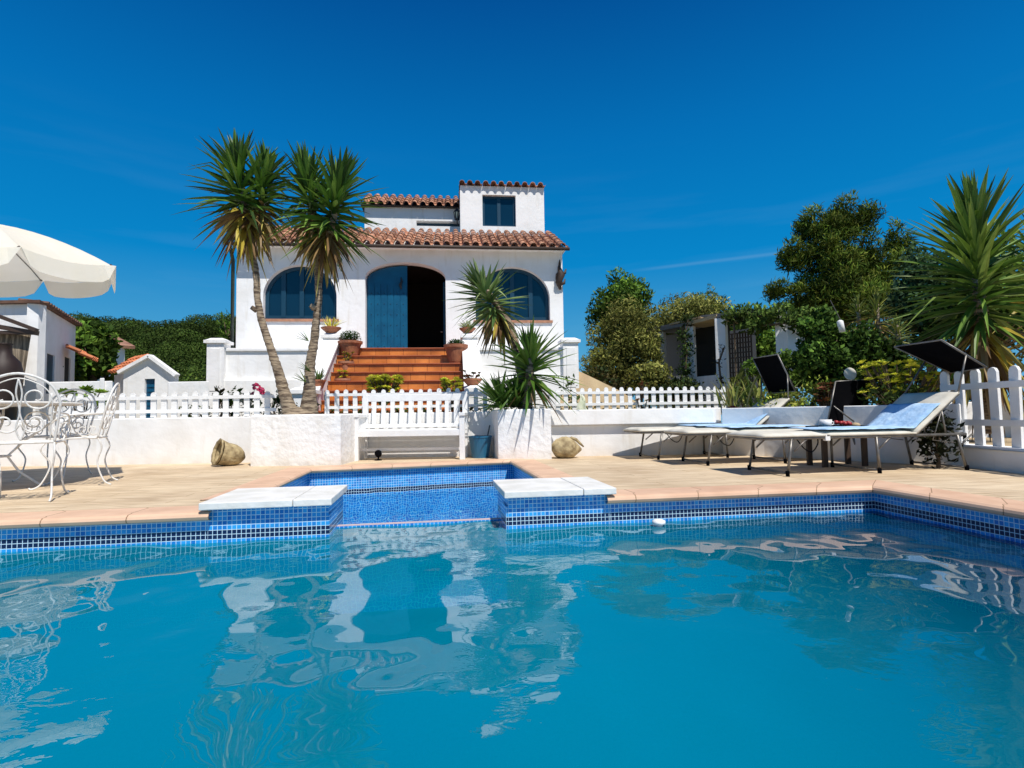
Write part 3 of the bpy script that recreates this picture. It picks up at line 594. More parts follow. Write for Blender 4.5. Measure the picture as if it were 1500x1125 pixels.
def yucca_head(mb, top, axis, stem, L_, n, w=.045, dead=.3, minel=-1.35, skirt=.0, green=GREEN, maxel=1.5):
    """leaves along the last `stem` metres of a stem ending at top"""
    axis = Vector(axis).normalized(); top = Vector(top)
    for i in range(n):
        k = (i + .5) / n                       # 0 = newest (tip) .. 1 = oldest
        az = i * 2.39996 + random.uniform(-.2, .2)
        el = maxel - (maxel - minel) * k ** 1.05 + random.uniform(-.30, .30)
        pos = top - axis * stem * k + Vector((random.uniform(-1, 1), random.uniform(-1, 1), 0)) * .02
        d = Vector((math.cos(az) * math.cos(el), math.sin(az) * math.cos(el), math.sin(el)))
        q = Vector((0, 0, 1)).rotation_difference(axis); q2 = Matrix.Identity(3).lerp(q.to_matrix(), max(0, 1 - k * 1.3)); d = (q2 @ d).normalized()
        ll = L_ * (.68 + .38 * math.sin(min(1, k * 2.2) * math.pi / 2)) * random.uniform(.62, 1.15)
        if k > 1 - dead: c = random.choice(YEL if random.random() < .55 else BRN); ll *= .80
        else: c = random.choice(green)
        f = random.uniform(.8, 1.2); c = tuple(x * f for x in c)
        blade(mb, pos + d * .02, d, ll, w * random.uniform(.8, 1.15), .06 + .16 * k * random.random() + (.18 * random.random() if k > .75 else 0), c)
def trunk(mb, pts, rs):
    # ringed yucca trunk
    P_ = []; R_ = []
    for i in range(len(pts) - 1):
        k = max(3, int((pts[i + 1] - pts[i]).length / .035))
        for j in range(k):
            f = j / k; P_.append(pts[i].lerp(pts[i + 1], f) + Vector((random.uniform(-1, 1), random.uniform(-1, 1), 0)) * .004); R_.append((rs[i] * (1 - f) + rs[i + 1] * f) * (1 + .09 * (j % 2)) * random.uniform(.94, 1.07))
    P_.append(pts[-1]); R_.append(rs[-1])
    for _ in range(2): P_ = [P_[0]] + [(P_[i - 1] + P_[i] * 2 + P_[i + 1]) / 4 for i in range(1, len(P_) - 1)] + [P_[-1]]
    mb.tube(P_, R_, 12)
YD = 7.5
t = thing('yucca', 'tall yucca with two diverging trunks in the left planter', 'yucca', (P(440, 606, YD).x, YD, .62))
m = MB(); trunk(m, [P(x, y, YD) for x, y in [(428, 612), (421, 590), (405, 536), (391, 494), (382, 465), (377, 437), (376, 405), (368, 365), (360, 330), (354, 262)]], [.13, .085, .060, .050, .045, .042, .042, .042, .04, .035])
trunk(m, [P(368, 365, YD), P(380, 320, YD + .1), P(386, 262, YD + .15)], [.05, .045, .04])
m.tube([P(376, 455, YD), P(368, 450, YD - .05)], [.04, .03]); m.build('trunk', 'trunk', t, smooth=True)
m = MB(); trunk(m, [P(x, y, YD + .05) for x, y in [(452, 612), (453, 580), (454, 536), (461, 494), (464, 465), (467, 437), (466, 405), (468, 375), (462, 330), (454, 275)]], [.14, .085, .064, .054, .050, .046, .045, .042, .04, .035])
trunk(m, [P(468, 375, YD), P(484, 340, YD - .05), P(497, 285, YD - .1)], [.05, .045, .04])
m.tube([P(461, 452, YD), P(455, 447, YD - .05)], [.045, .035]); m.build('trunk', 'trunk', t, smooth=True)
m = MB(); m.lathe([(.26, 0), (.22, .03), (.14, .07), (.05, .12), (.001, .13)], P(440, 610, YD), 18, wob=.15); m.build('root_base', 'trunk', t, smooth=True)
for hx, hy, dy, stem, L_, n in [(347, 240, 0, .92, .72, 210), (390, 250, .15, .80, .62, 160)]:
    m = MB(); p = P(hx, hy, YD + dy); yucca_head(m, p, P(hx - 2, hy - 20, YD + dy) - P(365, 380, YD), stem, L_, n, .062, dead=.30, minel=-1.15); m.build('crown', 'blade', t)
for hx, hy, dy, stem, L_, n in [(448, 254, .05, .86, .62, 180), (499, 268, -.1, .86, .70, 210)]:
    m = MB(); p = P(hx, hy, YD + dy); yucca_head(m, p, p - P(468, 385, YD), stem, L_, n, .062, dead=.22, minel=-1.1); m.build('crown', 'blade', t)
m = MB()
for px, py in ((452, 500), (448, 560), (455, 545)):
    for k in range(6): blade(m, P(px, py, YD - .1), (random.uniform(-1.2, -.2), random.uniform(-.5, .3), random.uniform(.2, 1)), .20, .02, 0, random.choice(GREEN))
m.build('side_shoot', 'blade', t)

YR = 7.85
t = thing('yucca', 'yucca with a leaning pale crown and dark lower tufts in the right planter', 'yucca', (P(765, 600, YR).x, YR, .64))
m = MB(); trunk(m, [P(x, y, YR) for x, y in [(768, 606), (768, 570), (760, 525), (748, 480), (728, 445), (712, 425)]], [.09, .075, .065, .06, .05, .04]); trunk(m, [P(772, 606, YR - .2), P(776, 560, YR - .2), P(776, 525, YR - .2)], [.07, .06, .05]); m.build('trunk', 'trunk', t, smooth=True)
PALE = [(.14, .22, .06), (.20, .29, .09), (.08, .14, .04), (.30, .37, .15)]
m = MB(); p = P(702, 420, YR); yucca_head(m, p, p - P(755, 500, YR), .58, .56, 190, .055, dead=.26, green=PALE); m.build('crown', 'blade', t)
m = MB(); p = P(776, 520, YR - .2); yucca_head(m, p, (0, -.15, 1), .40, .66, 130, .058, dead=.06, minel=-.55); m.build('crown', 'blade', t)
m = MB()
for px, n in ((733, 75), (755, 55)): yucca_head(m, P(px, 588, YR - .1), (-.1, -.1, 1), .10, .50, n + 35, .045, dead=.0, minel=.25, green=[(.10, .20, .03), (.14, .26, .05), (.07, .14, .02)])
m.build('tuft', 'blade', t)

LG = [(.11, .20, .03), (.16, .26, .04), (.06, .12, .02), (.24, .33, .07)]
def single_yucca(px, py, Y, base, stem, L_, n, label, dead=.45, w=.05, green=LG, r=.09):
    p = P(px, py, Y); t = thing('yucca', label, 'yucca', (p.x, Y, base)); m = MB()
    trunk(m, [Vector((p.x + .05, Y, base)), Vector((p.x + .03, Y, (base + p.z) / 2)), p], [r, r * .8, r * .5]); m.build('trunk', 'trunk', t, smooth=True)
    m = MB(); yucca_head(m, p, (0, 0, 1), stem, L_, n, w, dead=dead, green=green); m.build('crown', 'blade', t)
single_yucca(1426, 326, 6.4, .3, 1.65, .92, 400, 'large yucca with hanging yellow leaves behind the tall picket fence', .28, .062)
single_yucca(1530, 350, 7.0, .3, 1.8, .85, 260, 'yucca cut by the right edge behind the large one', .5, .06)
YG = [(.20, .24, .05), (.30, .30, .06), (.14, .18, .05)]
single_yucca(1256, 446, 10.5, .6, .6, .34, 90, 'small yellow-green yucca, leftmost of three behind the loungers', .5, .035, YG, .06)
single_yucca(1284, 442, 10.3, .6, .7, .36, 100, 'small yellow-green yucca, middle of three behind the loungers', .5, .035, YG, .06)
single_yucca(1314, 475, 10.0, .6, .6, .34, 90, 'small yellow-green yucca, lowest and rightmost of three behind the loungers', .4, .035, YG, .06)

# ------------------------------------------------------------------ house
HA = math.atan(.108); HU = Vector((math.cos(HA), math.sin(HA), 0)); HV = Vector((-math.sin(HA), math.cos(HA), 0))
_y = 14.302 / (1 + .5075 * .108); HO = Vector((-.5075 * _y, _y, 0)); HL = 8.33
def H(X, Y, Z): return HO + HU * X + HV * Y + Vector((0, 0, Z))
def HX(px, py, off=0):
    d = ray(px, py); o = Vector((0, 0, CAMZ)); k = ((HO + HV * off) - o).dot(HV) / d.dot(HV); p = o + d * k - HO; return p.dot(HU), p.z
def hbox(mb, x0, x1, y0, y1, z0, z1):
    mb.add([H(x, y, z) for x in (x0, x1) for y in (y0, y1) for z in (z0, z1)], [(0, 1, 3, 2), (4, 6, 7, 5), (0, 4, 5, 1), (2, 3, 7, 6), (0, 2, 6, 4), (1, 5, 7, 3)])
def wall_open(mb, x0, x1, z0, z1, yf, th, ops):
    """front wall with arched openings (xa,xb,sill,spring,rise)"""
    cuts = []; xs = x0
    for (xa, xb, sill, spr, rise) in sorted(ops):
        hbox(mb, xs, xa, yf, yf + th, z0, z1); xs = xb; n = 26; prof = []
        for i in range(n + 1):
            a = math.pi * (1 - i / n); prof.append(((xa + xb) / 2 + math.cos(a) * (xb - xa) / 2, spr + rise * math.sin(a)))
        for i in range(n):
            (p, q), (r_, s) = prof[i], prof[i + 1]
            mb.add([H(p, yf, q), H(r_, yf, s), H(r_, yf, z1), H(p, yf, z1)], [(0, 1, 2, 3)])
            mb.add([H(p, yf, q), H(p, yf + th, q), H(r_, yf + th, s), H(r_, yf, s)], [(0, 1, 2, 3)])
        if sill > z0 + .01: hbox(mb, xa, xb, yf, yf + th, z0, sill)
    hbox(mb, xs, x1, yf, yf + th, z0, z1)
def arch_pts(xa, xb, sill, spr, rise, inset=0, n=24):
    xc = (xa + xb) / 2; hw = (xb - xa) / 2 - inset; pts = [(xc - hw, sill + inset)]
    for i in range(n + 1):
        a = math.pi * (1 - i / n); pts.append((xc + math.cos(a) * hw, spr + (rise - inset) * math.sin(a)))
    pts.append((xc + hw, sill + inset)); return pts
def ring(mb, o, i_, y0, y1):
    n = len(o)
    for k in range(n):
        j = (k + 1) % n; a, b, c, d = o[k], o[j], i_[j], i_[k]
        mb.add([H(*(a[0], y0, a[1])), H(b[0], y0, b[1]), H(c[0], y0, c[1]), H(d[0], y0, d[1])], [(0, 1, 2, 3)])
        mb.add([H(d[0], y0, d[1]), H(c[0], y0, c[1]), H(c[0], y1, c[1]), H(d[0], y1, d[1])], [(0, 1, 2, 3)])
def tile_roof(mb, O, e, s, Ln, Sn, tw=.25, row=.36, lift=.03, r=.6):
    """barrel tiles; O eave corner, e unit along eave, s unit up the slope"""
    e = Vector(e); s = Vector(s).normalized(); nrm = e.cross(s).normalized()
    if nrm.z < 0: nrm = -nrm
    nc = max(1, round(Ln / tw)); tw = Ln / nc; nr = max(1, round(Sn / row)); row = Sn / nr; prof = []
    hr = tw * .30
    for i in range(7): a = math.pi * (1 - i / 6); prof.append((tw * .36 + math.cos(a) * tw * .33, hr * math.sin(a) * 1.05 + .015))
    for i in range(1, 4): a = math.pi * i / 4; prof.append((tw * .69 + tw * .34 * (1 - math.cos(a)) / 2, .012 - .03 * math.sin(a)))
    prof.append((tw * 1.03, .015))
    for c in range(nc):
        for q in range(nr):
            sh = random.uniform(.62, 1.3); warm = random.random()
            mb.cur = (sh * (1 + .10 * warm), sh * (.92 + .15 * warm), sh * (.85 + .15 * warm))
            jit = random.uniform(-.006, .006); vs = []
            for (ds, lf, tap) in ((-.03, lift, 1), (row, 0.004, .9)):
                for x, h in prof: vs.append(O + e * (c * tw + (x - tw * .36) * tap + tw * .36 + jit) + s * (q * row + ds) + nrm * (h + lf))
            k = len(prof); vs += [v - nrm * .018 for v in vs[:k]]
            mb.add(vs, [(i, i + 1, k + i + 1, k + i) for i in range(k - 1)] + [(2 * k + i, 2 * k + i + 1, i + 1, i) for i in range(k - 1)])
            # dark underside of the cover tile mouth
ZT = 2.17; EZ = 4.93
house = thing('villa', 'two-storey white villa with arched windows and red tiled roofs', 'house', H(4, 3, .5))
xa, zs = HX(385, 468); xb, _ = HX(493, 468); _, ztop = HX(440, 388); _, zsp = HX(440, 434)
opL = (xa, xb, zs, zsp, ztop - zsp)
da, _ = HX(535, 450); db, _ = HX(653, 450); _, dtop = HX(594, 384); _, dsp = HX(594, 407)
opD = (da, db, ZT, dsp, dtop - dsp)
ra, zs2 = HX(697, 470); rb, _ = HX(806, 470); _, zt2 = HX(750, 391); _, zsp2 = HX(750, 436)
opR = (ra, rb, zs2, zsp2, zt2 - zsp2)
m = MB(); wall_open(m, 0, HL, .5, EZ, 0, .32, [opL, opD, opR])
hbox(m, 0, .32, .322, 6.5, .5, EZ); hbox(m, HL - .32, HL, .322, 6.5, .5, EZ); hbox(m, .32, HL - .32, 6.2, 6.5, .5, EZ)
m.build('wall', 'plaster', house)
m = MB(); hbox(m, .322, HL - .322, .33, 6.18, 2.0, ZT - .004); m.build('floor_slab', 'steps', house)
m = MB(); hbox(m, .322, HL - .322, .33, 6.18, EZ - .12, EZ - .02); hbox(m, da - .6, db + .6, 3.2, 3.3, ZT, EZ - .13); m.build('interior', 'dark', house)  # near-black ceiling and inner wall put the room's darkness into the colour
# lean-to roof
zr = HX(660, 337, 1.75)[1] - .10; sl = Vector((0, 0, 0)) + HV * 2.08 + Vector((0, 0, zr - EZ + .02)); SL = sl.length
m = MB(); tile_roof(m, H(-.08, -.34, EZ + .02), HU, sl, HL + .16, SL, .252, .36); 
m.build('roof', 'rooftile', house)
m = MB(); m.add([H(-.05, -.33, EZ - .01), H(HL + .05, -.33, EZ - .01), H(HL + .05, 1.74, zr - .03), H(-.05, 1.74, zr - .03), H(HL + .05, 1.74, EZ - .01), H(-.05, 1.74, EZ - .01)], [(0, 1, 2, 3), (0, 5, 4, 1), (1, 4, 2), (0, 3, 5)]); m.build('roof_deck', 'plaster', house)
m = MB(); m.tube([H(-.12, -.39, EZ - .035), H(HL + .12, -.39, EZ - .03)], .045, 8); g = m.build('gutter', 'brown', house, smooth=True)
MB().tube([H(-.07, -.28, EZ - .02), H(-.07, -.05, EZ - .35), H(-.07, -.05, .6)], .045, 8).build('downpipe', mat('downpipe', (.03, .045, .035), .5), house, smooth=True)
# upper storey left
ux0 = HX(534, 320, 2.9)[0]; ux1 = HX(676, 320, 2.9)[0]; uz = HX(610, 304, 2.9)[1]; uzr = HX(610, 286, 3.9)[1]
sx0, sz1 = HX(610, 323, 2.9); sx1, sz0 = HX(672, 332, 2.9)
m = MB(); hbox(m, ux0, sx0, 2.9, 3.15, EZ, uz); hbox(m, sx0, ux1, 2.9, 3.15, sz1, uz); hbox(m, sx0, ux1, 2.9, 3.15, EZ, sz0); hbox(m, ux0, ux1 + .5, 3.152, 6.5, EZ, uz - .05)
m.build('wall', 'plaster', house)
m = MB(); hbox(m, sx0, ux1, 3.14, 3.16, sz0 - .05, sz1 + .05); m.build('window', 'darkblue', house)
m = MB(); tile_roof(m, H(ux0 - .1, 2.72, uz + .01), HU, HV * 1.4 + Vector((0, 0, (uzr - uz) * 1.0)), ux1 - ux0 + .1, 1.6, .25, .36); m.build('roof', 'rooftile', house)
m = MB(); m.add([H(ux0 - .1, 2.74, uz - .01), H(ux1, 2.74, uz - .01), H(ux1, 4.1, uzr - .02), H(ux0 - .1, 4.1, uzr - .02), H(ux0 - .1, 4.1, uz - .01), H(ux1, 4.1, uz - .01)], [(0, 1, 2, 3), (0, 3, 4), (1, 5, 2), (0, 4, 5, 1)]); m.build('roof_deck', 'brown', house)
# tower
tx0 = HX(674, 300, 1.9)[0]; tx1 = HX(797, 300, 1.9)[0]; tz = HX(735, 271, 1.9)[1] - .05
wx0, wz1 = HX(706.5, 285, 1.9); wx1, wz0 = HX(756, 332, 1.9)
m = MB(); hbox(m, tx0, wx0, 1.9, 2.15, EZ, tz); hbox(m, wx1, tx1, 1.9, 2.15, EZ, tz); hbox(m, wx0, wx1, 1.9, 2.15, wz1, tz); hbox(m, wx0, wx1, 1.9, 2.15, EZ, wz0)
hbox(m, tx0, tx0 + .25, 2.152, 5, EZ, tz); hbox(m, tx1 - .25, tx1, 2.152, 5, EZ, tz); hbox(m, tx0 + .25, tx1 - .25, 4.75, 5, EZ, tz); hbox(m, tx0 + .25, tx1 - .25, 2.16, 4.74, tz - .1, tz - .01); m.build('wall', 'plaster', house)
m = MB(); tile_roof(m, H(tx0 - .03, 1.80, tz + .0), HU, HV + Vector((0, 0, .10)), tx1 - tx0 + .06, 3.1, .235, .36); m.build('roof', 'rooftile', house)
m = MB(); y0 = 2.02; w_ = .07
for a, b, c, d in ((wx0, wx0 + w_, wz0, wz1), (wx1 - w_, wx1, wz0, wz1), (wx0 + w_, wx1 - w_, wz0, wz0 + w_), (wx0 + w_, wx1 - w_, wz1 - w_, wz1), ((wx0 + wx1) / 2 - .05, (wx0 + wx1) / 2 + .05, wz0 + w_, wz1 - w_)): hbox(m, a, b, y0, y0 + .05, c, d)
wn = m.build('window', 'darkblue', house); m = MB(); hbox(m, wx0 + .02, wx1 - .02, y0 + .02, y0 + .03, wz0 + .02, wz1 - .02); m.build('pane', 'glass', wn)
# arched windows
for (a, b, si, sp, ri) in (opL, opR):
    yw = .17; m = MB(); ring(m, arch_pts(a, b, si, sp, ri, 0), arch_pts(a, b, si, sp, ri, .09), yw, yw + .06)
    W_ = b - a
    for k in (.25, .5, .75):
        xc = a + W_ * k; hh = sp + ri * math.sqrt(max(0, 1 - ((k - .5) * 2) ** 2)) - .05
        hbox(m, xc - .055, xc + .055, yw - .012, yw + .05, si + .08, hh)
    hbox(m, a + .08, b - .08, yw - .006, yw + .05, si + .02, si + .13)
    wn = m.build('window', 'darkblue', house)
    m = MB(); pp = arch_pts(a, b, si, sp, ri, .03); m.add([H(p[0], yw + .03, p[1]) for p in pp], [tuple(range(len(pp)))]); m.build('pane', 'glass', wn)
    m = MB(); hbox(m, a - .06, b + .06, -.05, .14, si - .05, si + .012); m.build('sill', 'palepot', wn)
# door leaf left, right leaf open inside
m = MB(); xm = (da + db) / 2 + .02; dd = .22; pts = [(da + .02, ZT + .01)]
for i in range(14):
    a_ = math.pi * (1 - i / 26); xx = (da + db) / 2 + math.cos(a_) * (db - da) / 2 * .985
    if xx <= xm: pts.append((max(xx, da + .02), dsp - .02 + (dtop - dsp - .02) * math.sin(a_)))
pts.append((xm, pts[-1][1])); pts.append((xm, ZT + .01)); k = len(pts)
m.add([H(p[0], dd, p[1]) for p in pts] + [H(p[0], dd + .06, p[1]) for p in pts], [tuple(range(k)), tuple(range(2 * k - 1, k - 1, -1))] + [(i, (i + 1) % k, k + (i + 1) % k, k + i) for i in range(k)])
pw = (xm - da - .06) / 6
for i in range(6): hbox(m, da + .04 + i * pw + .008, da + .04 + (i + 1) * pw - .008, dd - .014, dd + .001, ZT + .08, dsp - .12)
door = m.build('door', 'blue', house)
m = MB()
for z_ in np.arange(ZT + .25, dsp - .1, .28):
    for i in range(6): m.lathe([(.014, 0), (.010, .012), (.001, .016)], H(da + .04 + (i + .5) * pw, dd - .014, z_), 6, Euler((math.pi / 2, 0, 0)).to_matrix())
m.build('stud', 'darkblue', door)
m = MB(); hx, hz = HX(587, 414, .1); m.tube([H(hx, dd - .05, hz + .16), H(hx + .02, dd - .06, hz + .05), H(hx - .02, dd - .06, hz - .05), H(hx + .01, dd - .05, hz - .16)], [.01, .03, .035, .01], 6); m.build('knocker', 'blackmetal', door, smooth=True)
m = MB(); hbox(m, db - .07, db - .03, .33, 1.25, ZT + .01, dsp - .02); m.build('door', 'darkblue', house)
MB().lathe([(.025, 0), (.03, .02), (.001, .04)], H(*(HX(647, 487, .3)[0], .3, HX(647, 487, .3)[1])), 10).build('door_knob', 'metal', house)

# terrace and stairs
TF = -1.55
ter = thing('terrace', 'white raised terrace with tiled steps and capped corner posts', 'terrace', H(3, -1, .5))
px0 = HX(306, 540, TF)[0]; px1 = HX(846, 540, TF)[0]; sxa = HX(497, 520, TF)[0]; sxb = HX(678, 520, TF)[0]; fl = .34
m = MB(); zb = HX(400, 557, TF)[1]
for (a, b, c, d) in ((px0 + .1, sxa - .001, px0 + .05, sxa - fl - .02), (sxb + .001, px1 - .1, sxb + fl + .02, px1 - .05)):
    m = MB(); hbox(m, a, b, TF, -.002, .5, ZT - .07); m.build('wall', 'plaster', ter)
    m = MB(); hbox(m, c, d, TF - .10, TF - .001, .5, zb); m.build('plinth', 'plaster', ter, bevel=.008)
    m = MB(); hbox(m, a - .02 * (a < 2), b, TF - .05, -.002, ZT - .068, ZT); m.build('cap', 'plaster', ter, bevel=.01)
def post(xc, y0, z0, z1, w, par):
    m = MB(); hbox(m, xc - w / 2, xc + w / 2, y0, y0 + w, z0, z1 - .10); o = m.build('post', 'plaster', par)
    m = MB(); hbox(m, xc - w / 2 - .05, xc + w / 2 + .05, y0 - .05, y0 + w + .05, z1 - .10, z1 - .035); b = [H(xc + a * (w / 2 + .03), y0 + w / 2 + c * (w / 2 + .03), z1 - .033) for a, c in ((-1, -1), (1, -1), (1, 1), (-1, 1))]; tp = [H(xc + a * (w / 2 - .06), y0 + w / 2 + c * (w / 2 - .06), z1 + .02) for a, c in ((-1, -1), (1, -1), (1, 1), (-1, 1))]
    m.add(b + tp, [(4, 5, 6, 7)] + [(i, (i + 1) % 4, 4 + (i + 1) % 4, 4 + i) for i in range(4)]); m.build('post_cap', 'plaster', o)
    m = MB(); hbox(m, xc - w * .3, xc + w * .3, y0 - .012, y0 + .001, z0 + .72, z1 - .22) if z0 < 1 and z1 > 2 else None
    if m.f: m.build('panel', 'plaster', o, bevel=.004)
pw_ = .36; zp = HX(318, 497, TF)[1]
post(px0 + pw_ / 2, TF - .12, .5, zp, pw_, ter); post(px1 - pw_ / 2, TF - .12, .5, zp, pw_, ter)
zf = HX(485, 489, TF)[1]; post(sxa - fl / 2, TF - .06, .5, zf, fl, ter); post(sxb + fl / 2, TF - .06, .5, zf, fl, ter)
NS = 8; rise = .205; run = .28; m = MB()
for k in range(NS):
    hbox(m, sxa, sxb, TF - run * (k + 0) , (TF - run * (k - 1)) if k else -.002, .45, ZT - rise * k - .03)
stp = m.build('stair', 'steps', ter)
m = MB()
for k in range(NS): hbox(m, sxa + .001, sxb - .001, TF - run * k - .035, TF - run * (k - 1) if k else -.003, ZT - rise * k - .028, ZT - rise * k)
m.build('tread', mat('tread_tile', (.40, .10, .03), .4, scale=5, col2=(.30, .07, .02)), ter, bevel=.006)
yl = TF - run * NS + .15
for (a, b) in ((sxa - fl + .02, sxa - .02), (sxb + .02, sxb + fl - .02)):
    m = MB(); m.add([H(x, y, z) for x in (a, b) for (y, z) in ((TF - .06, .45), (TF - .06, ZT + .12), (yl, .95), (yl, .45))], [(0, 1, 2, 3), (7, 6, 5, 4), (0, 4, 5, 1), (1, 5, 6, 2), (2, 6, 7, 3)]); m.build('flank_wall', 'plaster', ter, bevel=.01)
    m = MB(); m.add([H(x, y, z) for x in (a - .04, b + .04) for (y, z) in ((TF - .062, ZT + .122), (TF - .062, ZT + .18), (yl - .05, 1.0), (yl - .05, .95))], [(0, 1, 2, 3), (7, 6, 5, 4), (0, 4, 5, 1), (1, 5, 6, 2), (2, 6, 7, 3), (0, 3, 7, 4)]); m.build('cap', 'plaster', ter)
zl = HX(695, 567, yl)[1]
for xc in ((sxa - fl / 2), (sxb + fl / 2 + .05)): post(xc, yl - .3, .45, zl, .38, ter)
# sandy slope at the right end of the terrace
a = H(px1 - .05, TF, .5); m = MB(); q = [P(850, 546, 13.2), P(908, 574, 13.0)]
m.add([(q[0].x - .6, 13.4, q[0].z + .25), (q[0].x, 13.0, q[0].z), (q[1].x, 12.8, q[1].z), (q[1].x + .8, 12.7, .5), (q[0].x - .6, 12.4, .5), (q[0].x - .6, 16, q[0].z), (q[1].x + 1, 16, .5)], [(0, 1, 4), (1, 2, 4), (2, 3, 4), (0, 5, 1), (1, 5, 6, 2), (2, 6, 3)])
struct(m.build('sandy_slope', 'sand'))

# wall lamp and ornament
def lantern(name, label, p, s, mm='green_lamp'):
    t = thing(name, label, 'wall lamp', p); p = Vector(p)
    MB().tube([p + Vector((0, .0, -.05 * s)), p + Vector((0, -.12, -.02)) * s, p + Vector((0, -.16, .10)) * s], .012 * s, 6).build('bracket', mm, t)
    MB().lathe([(.05 * s, 0), (.075 * s, .16 * s), (.08 * s, .165 * s), (.02 * s, .24 * s), (.001, .27 * s)], p + Vector((0, -.16 * s, .02 * s)), 6).build('lantern_body', mm, t)
    MB().lathe([(.045 * s, .02 * s), (.068 * s, .15 * s)], p + Vector((0, -.163 * s, .02 * s)), 8).build('lamp_glass', 'cloth', t)
p = HX(500, 394); lantern('wall_lantern', 'small green lamp on the villa wall left of the door', H(p[0], -.002, p[1]), 1.1)
p = HX(672, 322, 2.85); lantern('wall_lantern', 'dark lamp in the corner of the upper storey beside the tower', H(p[0] - .03, 2.895, p[1] - .1), 1.5, 'blackmetal')
p = HX(820, 404); p = H(p[0], -.03, p[1]); t = thing('wall_ornament', 'dark carved ornament hanging at the right corner of the villa', 'ornament', p); m = MB()
for pts, r in (([(0, 0, -.38), (-.05, -.05, -.2), (.03, -.08, 0), (-.02, -.05, .2), (0, -.03, .42)], [.03, .085, .10, .045, .012]), ([(.02, -.08, 0), (.13, -.06, .06), (.16, -.05, .16)], [.05, .04, .015]), ([(0, -.05, .1), (-.09, -.05, .02), (-.12, -.05, -.12)], [.03, .03, .01]), ([(0, -.05, -.25), (.1, -.06, -.22), (.13, -.05, -.1)], [.05, .04, .012])):
    m.tube([p + Vector(q) for q in pts], r, 8)
m.build('carving', 'brown', t, smooth=True)

# ------------------------------------------------------------------ potted plants
def pot(px, pyb, Y, r, h, label, plant='bush', mm='terracotta', bowl=False, cols=None, ph=.2, pr=None, zfix=None):
    p = P(px, pyb, Y); z = p.z if zfix is None else zfix; c = Vector((p.x, Y, z))
    t = thing('potted_plant', label, 'potted plant', c)
    prof = [(r * .55, 0), (r * .62, h * .1), (r * .9, h * .8), (r * .93, h * .82), (r * 1.0, h * .84), (r * 1.02, h), (r * .88, h), (r * .8, h * .86), (.001, h * .85)] if not bowl else [(r * .5, 0), (r * .55, h * .15), (r * .95, h * .75), (r * 1.0, h * .8), (r * 1.02, h), (r * .9, h), (r * .8, h * .8), (.001, h * .78)]
    MB().lathe(prof, c, 22).build('pot', mm, t, smooth=False)
    cols = cols or [(.08, .16, .03), (.12, .22, .04), (.05, .10, .02)]; pr = pr or r * .85
    if plant == 'bush':
        foliage('foliage', [(c.x, c.y, z + h + ph * .35, pr, pr, ph * .6)], 9000, .035, cols, t, aspect=2, shell=.3)
    elif plant == 'spiky':
        m = MB()
        for i in range(38):
            a = random.uniform(0, 6.28); e = random.uniform(.5, 1.4); blade(m, c + Vector((math.cos(a) * r * .3, math.sin(a) * r * .3, h)), (math.cos(a) * math.cos(e), math.sin(a) * math.cos(e), math.sin(e)), ph * random.uniform(.7, 1.2), .022, .15, random.choice(cols))
        m.build('foliage', 'blade', t)
    elif plant == 'rosette': rosettes(t, [(c + Vector((random.uniform(-1, 1) * pr, random.uniform(-1, 1) * pr, h + random.uniform(.02, ph))), random.uniform(.05, .075)) for _ in range(9)], cols, c + Vector((0, 0, h)))
    return t
def rosettes(t, rs, cols, base):
    m = MB()
    for (c, r) in rs:
        ax = Euler((random.uniform(-.5, .3), random.uniform(-.4, .4), 0)).to_matrix()
        for ringk, (n, el, rr) in enumerate(((9, .25, 1), (7, .65, .75), (5, 1.1, .5))):
            for i in range(n):
                a = 2 * math.pi * (i + .5 * ringk) / n; d = ax @ Vector((math.cos(a) * math.cos(el), math.sin(a) * math.cos(el), math.sin(el))); sd = ax @ Vector((-math.sin(a), math.cos(a), 0)); cc = random.choice(cols); f = random.uniform(.85, 1.15) * (1 + .15 * ringk)
                m.cur = tuple(x * f for x in cc); w = r * rr * .28
                m.add([c, c + d * r * rr * .6 - sd * w, c + d * r * rr, c + d * r * rr * .6 + sd * w], [(0, 1, 2, 3)])
    m.build('rosette', 'leaf', t)
    m = MB()
    for (c, r) in rs: m.tube([base + (c - base) * .05 + Vector((0, 0, -.03)), base.lerp(c, .6) + Vector((0, 0, -.02)), c], .008, 5)
    m.build('stem', 'bark', t)
AE = [(.80, .72, .07), (.55, .60, .06), (.90, .80, .16)]
DK = [(.05, .10, .02), (.03, .07, .02)]
RED = [(.20, .06, .04), (.28, .12, .05), (.12, .16, .05)]
ytop = H(sxa, TF, 0).y
pot(485, 496, 12.35, .22, .13, 'small terracotta bowl of yellow-green succulent on the left stair post', 'spiky', bowl=True, cols=AE, ph=.32, zfix=zf + .02)
pot(685, 496, 12.7, .19, .12, 'small terracotta bowl of pale succulent on the right stair post', 'spiky', bowl=True, cols=[(.35, .42, .15), (.28, .36, .12)], ph=.26, zfix=zf + .02)
pot(513, 520, 12.25, .27, .34, 'large terracotta pot with trimmed green mound at the top left of the stairs', 'bush', cols=DK, ph=.26, pr=.24, zfix=ZT - .205)
pot(668, 522, 12.2, .27, .42, 'large terracotta pot with low plant at the top right of the stairs', 'bush', cols=DK, ph=.12, pr=.2, zfix=ZT - .41)
pot(507, 545, 11.9, .17, .26, 'dark weathered pot with sprawling succulent on the left of the stairs', 'rosette', 'palepot', cols=RED + AE, ph=.22, zfix=ZT - .205 * 3)
pot(502, 568, 11.5, .17, .27, 'pale terracotta pot with succulent on a lower left stair', 'rosette', 'palepot', cols=AE, ph=.16, zfix=ZT - .205 * 5)
